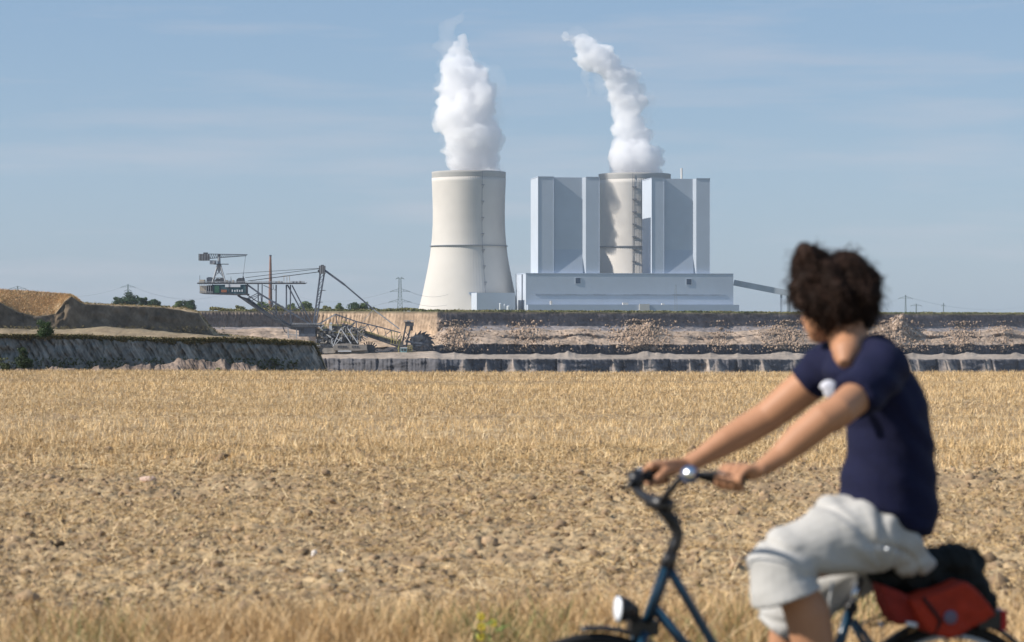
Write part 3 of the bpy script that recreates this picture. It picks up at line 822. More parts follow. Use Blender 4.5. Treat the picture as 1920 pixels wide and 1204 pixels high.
for pv, pyv in ((1084, 526.5), (1292, 528.5)):

    m = MB(); a, b = onp(pv-5.5, pyv, -.5), onp(pv+5.5, pyv, -.5); h = 3.9
    for zz in (-h, h-.5): m.prism([a+Vector((0,0,zz)), b+Vector((0,0,zz)), b+Vector((0,0,zz))+EY*.6, a+Vector((0,0,zz))+EY*.6], (0,0,.5))
    for q in (a, b-EX*.5): m.prism([q+Vector((0,0,-h+.5)), q+EX*.5+Vector((0,0,-h+.5)), q+EX*.5+EY*.6+Vector((0,0,-h+.5)), q+EY*.6+Vector((0,0,-h+.5))], (0,0,2*h-1))
    fr = m.build('louvre_frame', M_clad, hall)
    m = MB()
    m.prism([a+EX*.6+EY*.4+Vector((0,0,-h+.6)), b-EX*.6+EY*.4+Vector((0,0,-h+.6)), b-EX*.6+EY*.48+Vector((0,0,-h+.6)), a+EX*.6+EY*.48+Vector((0,0,-h+.6))], (0,0,2*h-1.2))
    for k in range(4):
        q = Vector((0,0,-h+.9+k*1.75)); m.prism([a+EX*.6+q, b-EX*.6+q, b-EX*.6+q+EY*.35+Vector((0,0,1.1)), a+EX*.6+q+EY*.35+Vector((0,0,1.1))], (0,0,.14))
    m.build('louvre', M_vent, hall)
m = MB(); a, b = onp(1004, 552, -.3), onp(1360, 553.3, -.3); m.beam(a, b, .6, 1.5); m.build('window_band', mat('band_glass', (.30,.34,.40), .4, noise=.3, nscale=.05), hall)
m = MB(); a = onp(981, 513, 30); 
c = O0 + EY*0; p0 = Vector((c.x, c.y, GZ)) - EX*.25 + EY*24; m.beam(p0, p0+Vector((0,0,roof_z-.3)), .5, 2.6); m.build('downpipe', M_line, hall)
m = MB(); a, b = onp(990, 571.5, -14), onp(1386, 571.5, -14); z = a.z; a.z = b.z = GZ; m.prism([a, b, b+EY*13.5, a+EY*13.5], (0,0,z)); m.build('annex', M_clad2, hall)
m = MB(); a, b = onp(1199, 571.0, -16), onp(1218, 571.0, -16); z = a.z+.6; a.z = b.z = GZ; m.prism([a, b, b+EY*1.8, a+EY*1.8], (0,0,z)); m.build('annex_gable', M_conc, hall)
for (x0, x1, t_) in ((1168,1178,567.5),(1032,1035.5,564),(1241,1246,569)):
    m = MB(); a, b = onp(x0, t_, -10), onp(x1, t_, -10); z = a.z; zb = onp(990,571.5,-14).z+.02; a.z = b.z = zb; m.prism([a, b, b+EY*4, a+EY*4], (0,0,z-zb)); m.build('roof_unit', M_conc, hall)
def boiler(px_, top, label, pipe=None):
    l0, l1, r0_, r1_, r2_ = px_
    d0, D, dep = 5.0, 3.6, 57.0
    A = [onp(l0, top, d0), onp(l1, top, d0), onp(l1, top, d0)+EY*D, onp(r0_, top, d0)+EY*D, onp(r0_, top, d0)+EY*2.4, onp(r1_, top, d0), onp(r2_, top, d0)]
    z = A[0].z; zb = roof_z+.96
    root = empty('boiler_house', (A[0].x, A[0].y, zb), label, 'boiler house', 'boiler houses of the power plant')
    A += [A[6]+EY*dep, A[0]+EY*dep]
    for p in A: p.z = zb
    MB().prism(A, (0,0,z-zb)).build('wall', M_clad, root)
    m = MB()
    for k in range(len(A)):
        if k in (2,3,4): continue
        a, b = A[k].copy(), A[(k+1)%len(A)].copy(); a.z = b.z = z+.45; m.beam(a, b, .9, .8)
    m.build('parapet', M_clad2, root)
    # sloping apron at the foot and cover slab at the head of the recess
    a, b = A[1]+EX*.03, A[3]-EX*.03; a2 = A[1]+EX*.03+EY*(D-.03)
    a2.z = zb; b2 = a2 + EX*((b-a2).dot(EX)); b1_ = A[1]+EX*((b-A[1]).dot(EX)); 
    hr = 28.5
    m = MB(); m.add([a, b1_, b2, a2, a2+Vector((0,0,hr)), b2+Vector((0,0,hr))], [(0,3,2,1),(0,1,5,4),(1,2,5),(0,4,3),(3,4,5,2)]); m.build('sloping_apron', M_clad2, root)
    # vertical cladding seams at the fin edges
    for q in (A[0], A[1], A[6]):
        m = MB(); p = q-EY*.12; m.beam(Vector((p.x,p.y,zb+.2)), Vector((p.x,p.y,z-.2)), .5, .4); m.build('corner_trim', M_clad2, root)
    if pipe:
        p = onp(pipe, top, 30); p.z = z; MB().tube([p+Vector((0,0,-.5)), p+Vector((0,0,14))], 1.3, 10).build('vent_pipe', M_conc, root)
    return root
boiler((1009,1038,1093,1098.5,1124), 332, 'left boiler house with deep recess, nearer the free standing cooling tower')
boiler((1222,1245,1300.5,1305.5,1331), 334.6, 'right boiler house with deep recess and a thin vent pipe on its roof', 1278)
M_galvp = mat('pale_steel', (.55,.58,.60), .5)
aux = empty('pump_building', onp(894, 585, 10), 'low pale grey service building at the right foot of the left cooling tower', 'building')
m = MB(); a, b = onp(894, 549, 10), onp(966, 549, 10); z = a.z; a.z = b.z = GZ; m.prism([a, b, b+EY*50, a+EY*50], (0,0,z)); m.build('wall', M_clad, aux)
m = MB(); a, b = onp(879, 551, 62), onp(893, 551, 62); z = a.z+2; a.z = b.z = GZ; m.prism([a, b, b+EY*20, a+EY*20], (0,0,z)); m.build('stair_block', M_clad, aux)
for (x0, w, t_) in ((938,2.0,566),(946,1.4,568),(953,3.5,571)):
    r_ = w*.64; c = onp(x0, 585, -2); c.z = GZ; h = (585-t_)*.64
    tnk = MB().lathe([(r_,0),(r_,h-.6),(r_*.6,h),(0,h+.2)], c, (0,0,1), 14).build('storage_tank', M_galvp)
    tag(tnk, {938:'tall slim white tank in front of the low service building',946:'slim white tank right of the tallest tank by the service building',953:'short wide white tank beside the corner of the turbine hall'}[x0], 'tank', 'tanks by the service building')
M_gal2 = mat('gallery_cladding', (.42,.46,.50), .5, noise=.1, nscale=.05)
conv = empty('conveyor_bridge', onp(1375, 585, 20), 'sloping enclosed conveyor bridge running down from the right end of the turbine hall', 'conveyor')
m = MB(); a, b = at(1376, 530, 2950), at(1643, 582, 2950); m.beam(a, b, 4.5, 7.0); m.build('gallery', M_gal2, conv)
for i, (pv, wv) in enumerate(((1465,1.4),(1477,1.9),(1481,1.2),(1560,1.6),(1600,1.6))):
    py = 530+(pv-1376)*.195; m = MB(); p = at(pv, py+5.6, 2950); m.beam(p, Vector((p.x, p.y, 0)), wv*.64*1.3, 2.5)
    m.build('leg', M_clad if i == 0 else M_gal2, conv)
m = MB(); p = at(1643, 537, 2955); m.beam(p, Vector((p.x, p.y, 0)), 3.2, 3.2)
tag(m.build('slim_tower', M_gal2), 'slim grey tower standing on the horizon behind the hair of the cyclist', 'tower')
mst = empty('lattice_mast', at(1267, 585, 2840), 'slender lattice mast standing before the turbine hall', 'mast')
m = MB(); pz = [at(1267+dx, 585, 2840+dy) for dx in (-3.2, 3.2) for dy in (-2, 2)]
tp_ = at(1267, 534, 2840)
for p in pz: m.beam(p, tp_+(p-pz[0]-(pz[3]-pz[0])/2)*.35, .28)
m.build('mast_leg_frame', M_galv, mst)
m = MB()
for k in range(9):
    y0 = 583-k*5.4; f0, f1_ = 1-k*.07, 1-(k+1)*.07
    m.beam(at(1267-3.2*f0, y0, 2839), at(1267+3.2*f1_, y0-5.4, 2839), .2); m.beam(at(1267+3.2*f0, y0, 2839), at(1267-3.2*f1_, y0-5.4, 2839), .2)
m.build('bracing', M_galv, mst)

# ------------------------------------------------------------------ brick chimney, pylons, wires
ch = empty('brick_chimney', at(507, 586, 1650), 'tall slender red brick chimney behind the excavator boom', 'chimney')
s = 1650/F; c = Vector(ch.location)
MB().lathe([(2.9*s*1.35,-2),(2.9*s,(586-520)*s),(1.9*s,(586-480.5)*s),(1.5*s,(586-480.5)*s),(1.5*s,(586-482)*s),(0,(586-482)*s)], c, (0,0,1), 20).build('shaft', M_brick, ch)
MB().lathe([(1.95*s,(586-481)*s),(2.3*s,(586-480)*s),(2.3*s,(586-478)*s),(1.5*s,(586-478)*s)], c, (0,0,1), 20, closed=True).build('crown_ring', M_line, ch)
M_pyl = mat('pylon_steel', (.22,.27,.27), .6, metal=.1)
M_wire = mat('wire', (.25,.28,.30), .5)
ARMS = {}
def pylon(pxc, base, topy, wb, wt, arms, Y, label, grp='power pylons', th=.3):
    s = Y/F; root = empty('power_pylon', at(pxc, base, Y), label, 'pylon', grp)
    m = MB(); H_ = base-topy
    hw = lambda y: (wt+(wb-wt)*max(0,(y-topy)/H_)**1.5)/2
    ysn = [topy+H_*(i/9) for i in range(10)]
    for sx in (-1,1):
        for sy in (-1,1):
            for k in range(9):
                y0, y1 = ysn[k], ysn[k+1]
                m.beam(at(pxc+sx*hw(y0), y0, Y+sy*hw(y0)*s), at(pxc+sx*hw(y1), y1, Y+sy*hw(y1)*s), th)
    m.build('tower_body', M_pyl, root)
    m = MB()
    for k in range(9):
        y0, y1 = ysn[k], ysn[k+1]
        for sy in (-1,1):
            m.beam(at(pxc-hw(y0), y0, Y+sy*hw(y0)*s), at(pxc+hw(y1), y1, Y+sy*hw(y1)*s), th*.6)
            m.beam(at(pxc+hw(y0), y0, Y+sy*hw(y0)*s), at(pxc-hw(y1), y1, Y+sy*hw(y1)*s), th*.6)
        m.beam(at(pxc-hw(y1), y1, Y), at(pxc+hw(y1), y1, Y), th*.6)
    m.build('bracing', M_pyl, root)
    for (ya_, w) in arms:
        for sx in (-1,1):
            m = MB(); tip = at(pxc+sx*w/2, ya_+.6, Y)
            m.beam(at(pxc+sx*hw(ya_), ya_, Y), tip, th*.7); m.beam(at(pxc+sx*hw(ya_-4), ya_-w*.09-1, Y), tip, th*.7)
            for t in (.33,.66): m.beam(at(pxc+sx*w/2*t, ya_, Y), at(pxc+sx*w/2*(t+.1), ya_-(w*.09+1)*(1-t), Y), th*.5)
            m.build('crossarm', M_pyl, root)
            MB().beam(tip, tip+Vector((0,0,-1.8*s*1.2)), th*.5).build('insulator', M_line, root)
    return root
pylon(750, 583, 520.5, 10, 4.2, [(522,15),(546,37),(566,42)], 1750, 'large steel lattice pylon left of the free standing cooling tower', th=.36)
pylon(240, 580, 533, 4, 1.6, [(538,27),(545,14)], 2300, 'small distant pylon rising above the dark trees on the left', th=.35)
pylon(33, 580, 536, 4, 1.6, [(541,32),(547,18)], 2300, 'distant pylon showing over the sunlit mound at the far left', th=.35)
pylon(1698, 590, 553, 3.6, 1.4, [(559,26)], 2600, 'distant pylon with one wide crossarm right of the cyclist head', th=.4)
pylon(1718, 590, 569.5, 3.2, 1.4, [(573,21)], 3000, 'shorter distant pylon just right of the wide armed pylon', th=.4)
pylon(1769, 590, 568, 2.4, .8, [(573,8)], 3200, 'thin distant pylon farthest right on the horizon', th=.4)
def wire(name_pts, label, w=.08):
    m = MB(); (a, b, sag) = name_pts
    pts = [a.lerp(b, i/12)-Vector((0,0,sag*4*(i/12)*(1-i/12))) for i in range(13)]
    m.tube(pts, w, 4); return tag(m.build('power_line', M_wire), label, 'wire', 'overhead power lines')
for (x0,y0,Y0_,x1,y1,Y1_,sag,lb) in [(731.5,547,1750,560,556,2400,6,'upper left power line leaving the large lattice pylon'),(729,567,1750,560,572,2400,5,'lower left power line leaving the large lattice pylon'),
    (768.5,547,1750,840,552,2100,3,'upper right power line leaving the large lattice pylon'),(771,567,1750,838,572,2100,2,'lower right power line leaving the large lattice pylon'),
    (1711,559.6,2600,1920,575,3600,8,'power line right of the wide armed pylon'),(1685,559.6,2600,1600,556,2300,6,'power line between the wide armed pylon and the cyclist head'),
    (227,539,2300,46,542,2300,8,'power line between the two distant pylons at the far left'),(253,539,2300,420,552,2500,8,'power line right of the pylon above the dark trees')]:
    wire((at(x0,y0,Y0_), at(x1,y1,Y1_), sag), lb)

# ------------------------------------------------------------------ air
hz = MB().box((-2120,-70,-43.5),(2120,6720,410)).build('haze', vol_mat('haze_air', 3.2e-5, (.80,.88,1.0), .0))
tag(hz, 'pale blue summer haze in the air over the pit and plant', 'haze', kind='stuff')
# ------------------------------------------------------------------ bucket wheel excavator
EXY = 1200.0
M_st1 = mat('excavator_grey_paint', (.085,.10,.125), .6, noise=.3, nscale=.4)
M_st2 = mat('excavator_dark_steel', (.06,.066,.075), .7, noise=.4, nscale=.5)
M_st3 = mat('excavator_pale_steel', (.32,.335,.35), .6, noise=.2, nscale=.4)
M_teal = mat('teal_panel', (.045,.10,.12), .6, noise=.3, nscale=.3)
M_aqua = mat('aqua_cabin', (.28,.48,.47), .6, noise=.15, nscale=.3)
M_yel = mat('yellow_railing', (.38,.33,.12), .6)
M_cream = mat('cream_panel', (.55,.47,.36), .7, noise=.15, nscale=.3)
M_rust = mat('rusty_red', (.30,.12,.07), .8)
M_white = mat('white_panel', (.6,.62,.64), .6)
M_dusty = mat('dusty_steel', (.27,.245,.21), .85, noise=.4, nscale=.4)
s = EXY/F
ex = empty('bucket_wheel_excavator', at(645, 663, EXY), 'huge grey bucket wheel excavator working on the pit bench below the rim', 'excavator')
def E(x, y, d=0): return at(x, y, EXY+d)
def bm_(m, x0, y0, x1, y1, w, d=0, d1=None, h=None):
    w = w*1.12+.3
    return m.beam(E(x0,y0,d), E(x1,y1,d if d1 is None else d1), w*s, (h or w)*s)
def bx_(m, x0, y0, x1, y1, d0, d1):
    a, b = E(x0, y1), E(x1, y0); return m.box((a.x, EXY+d0, a.z), (b.x, EXY+d1, b.z))
def part(name, m, mt_, parent=ex): return m.build(name, mt_, parent)
def railing(parent, x0, y0, x1, y1, d, mt_=M_st3, h=2.6, step=3.2, nm='railing'):
    m = MB(); n = max(1, int(abs(x1-x0)/step))
    bm_(m, x0, y0-h, x1, y1-h, .3, d); bm_(m, x0, y0-h*.5, x1, y1-h*.5, .22, d)
    for k in range(n+1):
        t = k/n; bm_(m, x0+(x1-x0)*t, y0+(y1-y0)*t, x0+(x1-x0)*t, y0+(y1-y0)*t-h, .28, d)
    return part(nm, m, mt_, parent)
# counterweight house
m = MB(); bx_(m, 399, 534, 463.5, 551, -4, 4); hs = part('counterweight_house', m, M_teal)
m = MB(); bx_(m, 424, 533.5, 452.5, 538.6, -4.35, -4.02); part('sign_panel', m, M_white, hs)
for k, x in enumerate((436,441,445.5,450,454.5)):
    m = MB(); bx_(m, x, 543.2+(k%2)*.8, x+2.4, 547.4, -4.2, -4.02); part('window', m, M_white, hs)
m = MB(); bx_(m, 416.5, 543.5, 427, 548.3, -4.3, -4.02); part('rusty_panel', m, M_rust, hs)
m = MB(); bx_(m, 404, 536, 413, 549, -4.25, -4.02); part('door', m, mat('green_door', (.03,.11,.07), .6), hs)
for x in (399.5, 431, 462.5):
    m = MB(); bx_(m, x, 532.6, x+1, 552, -4.5, -4.05); part('column', m, M_st2, hs)
m = MB(); bx_(m, 376, 536, 389, 549.5, -3.2, 3.5); part('ballast_block', m, M_cream)
m = MB(); bx_(m, 389.6, 535, 398.6, 549.5, -2.2, 3.2); part('machine_block', m, M_st1)
m = MB()
m.prism([E(374,549.6,-4.6), E(464,550.8,-4.6), E(464,553.2,-4.6), E(440,553.6,-4.6), E(382,551.6,-4.6)], (0,9.2,0)); part('floor_girder', m, M_st2)
for k, x in enumerate((374.6,378.5,382.5,386.5,390.5,394.5)):
    m = MB(); bm_(m, x, 533, x+.6, 550, .6, -4.4); part('cage_post', m, M_st3)
railing(ex, 374.5, 549.5, 399, 550, -4.6, M_st3, 3.4)
# deck
m = MB(); bx_(m, 371.8, 530.2, 571.5, 532.6, -4.4, 4.4); dk = part('upper_deck', m, M_st2)
m = MB(); bm_(m, 571, 531.2, 576, 530.6, .8, 0); part('deck_tip', m, M_st2, dk)
railing(dk, 373, 530.2, 463, 530.2, -4.3); railing(dk, 470, 530.2, 530, 530.2, -4.3); railing(dk, 545, 530.2, 571, 530.2, -4.3)
m = MB(); bx_(m, 375, 524.6, 384, 530.2, -2.5, 2.5); part('cream_tank', m, M_cream)
m = MB(); bx_(m, 388.5, 520.8, 398.5, 530.2, -2.5, 2.5); bx_(m, 390.5, 519.9, 396, 520.8, -2, 2); part('winch_house', m, M_st1)
for x, r_ in ((407.5,4.0),(415,4.4)):
    m = MB(); m.lathe([(r_*s,0),(r_*s,.5),(r_*.78*s,.5),(r_*.78*s,3.5),(r_*s,3.5),(r_*s,4)], E(x,525.8,-3), (0,1,0), 20); part('cable_drum', m, M_st2)
m = MB(); m.prism([E(442.5,529,-3), E(443.5,524,-3), E(447,521.3,-3), E(456,521,-3), E(457,530,-3), E(443,530,-3)], (0,6,0)); part('drive_hood', m, M_st2)
for x in (400,419,424,429,436):
    m = MB(); bx_(m, x, 526.4-(x%3), x+3, 530.2, -2, 1.5); part('deck_locker', m, M_st3 if x % 2 else M_cream)
for x, t_ in ((374.6,516.5),(433,519),(456,512.5),(433.5,522)):
    m = MB(); bm_(m, x, 530, x, t_, .45, -2); part('lamp_pole', m, M_st1)
# slewing crane on the counterweight house
cr = MB()
for (x0,y0,x1,y1,d0) in ((398,530,408,496,-3.5),(423,530,413.5,496,-3.5),(399.5,530,409,496,3.5),(421.5,530,412.5,496,3.5)):
    m = MB(); m.beam(E(x0,y0,d0), E(x1,y1,d0*.3), 1.8*s); part('crane_leg', m, M_st3)
m = MB(); bm_(m, 404, 512, 417.5, 512, .8); bm_(m, 401, 521, 420.5, 521, .8); bm_(m, 401,521,415,505,.6); bm_(m,420,521,406.5,505,.6); part('crane_brace', m, M_st3)
m = MB(); m.tube([E(410.7,510),E(410.7,496),E(410.7,476.2)], [2.2*s,3.2*s,2.4*s], 10); part('crane_column', m, M_st3)
m = MB(); bx_(m, 394.3,488.3,405,495.6,-2,2); bx_(m,397.6,489.2,403,494.8,-2.15,-2.0); part('crane_cabin', m, M_st3)
m = MB(); bx_(m, 401.5,494.8,428,496,-2,2); part('crane_platform', m, M_st2)
m = MB(); bx_(m, 373.4,476.3,392.4,488.8,-2.2,2.2); bx_(m,382,473.6,389.5,476.3,-1.5,1.5); cw = part('crane_counterweight', m, M_st2)
for x in (374,377,380,383,386,389,392):
    m = MB(); bm_(m, x, 476, x, 489, .6, -2.4); part('rib', m, M_st3, cw)
m = MB(); bm_(m, 392,476.3,464,477.6,.9,-.9); bm_(m,392,476.3,464,477.6,.9,.9); bm_(m,392,484.8,462,479.6,.8,0); jb = part('crane_jib', m, M_st1)
n_ = 17
for k in range(n_):
    x0 = 392+k*4.15; x1 = x0+2.07; x2 = x0+4.15
    yt = lambda x: 476.3+(x-392)*.018; yb__ = lambda x: 484.8-(x-392)*.0745
    m = MB(); bm_(m, x0, yt(x0), x1, yb__(x1), .4, -.5); bm_(m, x1, yb__(x1), x2, yt(x2), .4, -.5); part('jib_lacing', m, M_st1, jb)
m = MB(); bm_(m, 460.5,480,455.8,519,.18,0); part('hoist_rope', m, M_st2)
m = MB(); bx_(m,455,518.4,457,521.4,-.5,.5); part('hook_block', m, M_st2)
# lattice of the ballast boom
def chord(pts, w, nm, mt_=M_st1, dd=(-3.6,3.6)):
    for d in dd:
        for (a, b) in zip(pts, pts[1:]):
            m = MB(); bm_(m, *a, *b, w, d); part(nm, m, mt_)
chord([(463,533.5),(489,552),(509,564),(544,585),(583.5,609)], 2.5, 'boom_top_chord')
chord([(446,553.5),(484,580),(528,605),(548,616)], 3.2, 'boom_bottom_chord', M_st2)
chord([(464,553.5),(492,572),(520,592),(535,603)], 1.3, 'boom_inner_chord', M_st2)
m = MB(); m.prism([E(448,555,-2.2), E(466,560,-2.2), E(505,589,-2.2), E(548,611,-2.2), E(548,616,-2.2), E(503,595,-2.2), E(462,566,-2.2)], (0,4.4,0)); part('discharge_conveyor', m, M_st1)
for (x0,y0,x1,y1,w) in ((463,560,484,549.5,1.0),(466.5,560,489,552,.8),(493,577,516,565.5,1.2),(489,552,491,576,1.0),(526,592,566,574,1.1),(509,564,518,596,.9),(544,585,548,612,1.0),(463,553,463.5,534,1.4),(470,566,489,552,.8),(509,564,526,597,.8),(566,574,572,601,.8),(536,578,527,601,.7)):
    for d in (-3.6, 3.6):
        m = MB(); bm_(m, x0,y0,x1,y1,w,d); part('boom_brace', m, M_st1)
for (x0,y0,x1,y1,w) in ((484,532,484.2,567,1.5),(491.5,532,491.5,566,1.2),(517.8,534,517.6,595,1.8),(537,534,537,578,2.0),(544.6,534,544.4,607,1.8),(539,534,566,585,1.9),(547.5,535,585,608,1.7)):
    for d in (-3.2, 3.2):
        m = MB(); bm_(m, x0,y0,x1,y1,w,d); part('deck_strut', m, M_st1)
m = MB(); pts = [E(512,534), E(512.5,541), E(515.5,545), E(517,541), E(517.5,534)]; m.tube(pts, .5*s, 6); part('cable_loop', m, M_st2)
m = MB(); bm_(m,494,535,512,543,.7,-3); part('deck_strut', m, M_st1)
m = MB(); bx_(m,532,516.8,543.6,518,-1.5,1.5)
for x in (532.4,538,543): bm_(m,x,517,x,531,.6,-1.4); bm_(m,x,517,x,531,.6,1.4)
part('gantry_frame', m, M_cream)
for x in (517,522,527,549,555,562):
    m = MB(); bx_(m,x,526.8+(x%2),x+3,530.2,-2,1); part('deck_locker', m, M_st3 if x%2 else M_cream)
m = MB(); pts = [E(531,604), E(530,612), E(534,622), E(538,624)]; m.tube(pts, .9*s, 8); part('hose_loop', m, M_st1)
# mast with head and stays
for (x0,y0,x1,y1,w,d0,d1) in ((588,609,600.5,513,2.4,-4.5,-1.2),(592,610,608,513,2.2,-4.5,-1.2),(588,609,600.5,513,2.0,4.5,1.2),(592,610,608,513,2.0,4.5,1.2)):
    m = MB(); bm_(m,x0,y0,x1,y1,w,d0,d1); part('mast_leg', m, M_st1)
for k in range(9):
    t = k/9; t1 = (k+1)/9
    m = MB(); bm_(m, 588+12.5*t, 609-96*t, 592+16*t1, 610-97*t1, .6, -4.5+3.3*t); bm_(m, 588+12.5*t1, 609-96*t1, 592+16*t1, 610-97*t1, .6, -4.5+3.3*t1); part('mast_brace', m, M_st1)
m = MB(); bx_(m,599,498.6,609.5,513.5,-2.6,2.6); bx_(m,596.5,506,600,511,-2,2); bx_(m,602,496.8,607,498.6,-1.5,1.5); mh = part('mast_head', m, M_st2)
for x in (600.5,604,607.5):
    m = MB(); bm_(m,x,498,x,513.6,.9,-2.9); part('rib', m, M_st3, mh)
for (x,y) in ((604.5,545),(599,567)):
    m = MB(); bx_(m,x-1,y-1,x+5,y,-4,4); part('mast_platform', m, M_st2)
for (x0,y0,x1,y1,w,d) in ((599,503,424,514,.45,-2),(599,504,460,520.8,.6,-2.4),(599,504,460,520.8,.6,2.4),(597.5,510,464.6,527,.95,-3),(597.5,510,464.6,527,.95,3)):
    m = MB(); bm_(m,x0,y0,x1,y1,w,d); part('stay_cable', m, M_st2)
for d in (-2.8, 2.8):
    m = MB(); bm_(m,609,507,646,534,3.0,d*.6,d*.8); part('front_stay', m, M_st1)
    m = MB(); bm_(m,646,534,700,580,2.2,d*.8,d); part('front_stay', m, M_st1)
    m = MB(); bm_(m,700,580,749,617,1.6,d,d); part('front_stay', m, M_st3)
m = MB(); bm_(m,700,580,679,605,.5,-2); part('stay_brace', m, M_st3)
# wheel boom
chord([(585,609),(601,606),(629,589.2)], 1.8, 'boom_hinge_strut', M_st3, (-3,3))
chord([(629,589.2),(668,603),(710,613),(751,624)], 1.7, 'wheel_boom_top_chord', M_st1, (-2.8,2.8))
chord([(640,610),(690,630),(750,651)], 2.6, 'wheel_boom_bottom_chord', M_st2, (-3,3))
for (x0,y0,x1,y1,w) in ((629,589,633,610,1.1),(668,603,668,624,1.6),(668,603,645,617,.9),(668,623,690,609,.9),(690,630,706,613,1.0),(706,613,712,636,.9),(712,637,733,620,.9),(733,620,738,645,.9),(690,609,700,632,.9),(721,617,727,641,.7),(648,596,655,617,.8),(651,598,640,612,.7),(738,645,752,626,.8)):
    for d in (-2.9, 2.9):
        m = MB(); bm_(m,x0,y0,x1,y1,w,d); part('wheel_boom_brace', m, M_st1)
m = MB(); m.prism([E(650,609,-2), E(690,622,-2), E(748,642,-2), E(748,648,-2), E(690,629,-2), E(650,616,-2)], (0,4,0)); part('conveyor_belt', m, M_st2)
railing(ex, 676, 622, 750, 643, -3.4, M_yel, 4.2, 3.0)
railing(ex, 640, 604, 664, 611, -3.2, M_yel, 3.0, 3.0)
m = MB(); bx_(m,676,613,680.5,634,-4,-1); part('yellow_stair', m, M_yel)
for x in (735,740,745):
    m = MB(); bm_(m,x,620+(x-735)*.3,x-2,645,.8,-4); part('yellow_post', m, M_yel)
for x0, x1 in ((753.6,762),(762,771.6)):
    for d in (-2.5, 2.5):
        m = MB(); bm_(m, x0, 648, x1, 606, 2.4, d); part('boom_head_column', m, M_st2 if d < 0 else M_st1)
m = MB(); bm_(m,755,641,768,622,.8,-2.6); bm_(m,757,630,764,640,.8,-2.6); bm_(m,759,620,766,630,.8,-2.6); part('boom_head_brace', m, M_st1)
m = MB(); bx_(m,760,604.5,775.5,611.5,-3,3); bx_(m,757.5,603.4,770,604.5,-3.2,3.2); bx_(m,764,601.5,768,603.6,-1,1); bx_(m,770,611,774,620,-2,2); part('boom_head_house', m, M_st2)
railing(ex, 757, 603.4, 776, 603.4, -3.2, M_st3, 2.4, 2.8)
m = MB(); bx_(m,752,652.5,763.6,663.4,-5.5,-1.5); cbn = part('operator_cabin', m, M_aqua)
m = MB(); bx_(m,753.2,654,757,658,-5.65,-5.52); part('window', m, M_st2, cbn)
m = MB(); bx_(m,758.6,654,762.4,658,-5.65,-5.52); part('window', m, M_st2, cbn)
m = MB(); bx_(m,751.4,651.2,764.4,652.6,-5.8,-1.2); part('cabin_roof', m, M_white, cbn)
m = MB()
for x in (764.6,768.4,772.4): bm_(m,x,648,x,663,.7,-5)
for y in (648.2,653,658,662.6): bm_(m,764.6,y,772.4,y,.7,-5)
part('yellow_frame', m, M_yel)
m = MB(); bx_(m,745,640,756,652,-3,3); bx_(m,747,636,752,641,-2.6,2.6); part('drive_gearbox', m, M_dusty)
m = MB(); bm_(m,746,655,753,630,1.4,-3.4); bm_(m,747,662,748.5,640,1.0,-3.4); part('cabin_hanger', m, M_yel)
# the bucket wheel
wc = E(792, 644, -.5); ax = Vector((.30,-1,.0)).normalized()
wx = Vector((0,0,1)).cross(ax).normalized(); wz = ax.cross(wx).normalized()
Rw = 17.5*s
wh = MB(); wh.lathe([(Rw*.80,-1.0),(Rw,-1.0),(Rw,1.0),(Rw*.80,1.0)], wc, ax, 40, closed=True)
wheel = part('bucket_wheel', wh, M_st2)
wh = MB(); wh.lathe([(Rw*.15,-.7),(Rw*.82,-.25),(Rw*.82,.25),(Rw*.15,.7)], wc, ax, 32, closed=True); part('wheel_disc', wh, mat('wheel_plate',(.17,.17,.18),.6,noise=.4,nscale=.8), wheel)
wh = MB(); wh.lathe([(0,-1.7),(Rw*.2,-1.6),(Rw*.24,0),(Rw*.2,1.6),(0,1.7)], wc, ax, 20); part('hub', wh, M_st1, wheel)
def wp(a, r, o): return wc + (wx*math.cos(a)+wz*math.sin(a))*r + ax*o
for k in range(8):
    a = k*math.pi/4+.2; m = MB(); m.beam(wp(a,Rw*.18,1.0), wp(a,Rw*.84,.55), .55, .35); part('spoke', m, M_st1, wheel)
nb = 14
for k in range(nb):
    a0 = k*2*math.pi/nb; da = .30
    m = MB()
    pr = [(a0, Rw*.98), (a0+da, Rw*.98), (a0+da*.95, Rw*1.10), (a0-.07, Rw*1.30), (a0-.03, Rw*1.12)]
    m.prism([wp(a, r, 1.05) for a, r in pr], -ax*2.1)
    for o_ in (-.8, 0, .8):
        m.prism([wp(a0-.07,Rw*1.28,o_), wp(a0-.02,Rw*1.26,o_), wp(a0-.14,Rw*1.42,o_)], ax*.3)
    part('bucket', m, M_st2, wheel)
m = MB(); m.prism([E(768,636,-2.6), E(778,628,-2.6), E(790,627,-2.6), E(796,632,-2.6), E(786,640,-2.6), E(772,656,-2.6)], (0,1.0,0)); part('chute_guard', m, M_st2)
m = MB(); bm_(m,760,640,792,644,3.5,-2.2); bm_(m,756,648,790,648,2.5,-2.2); bm_(m,762,634,786,630,1.2,-2.4); part('wheel_arm', m, M_st1)
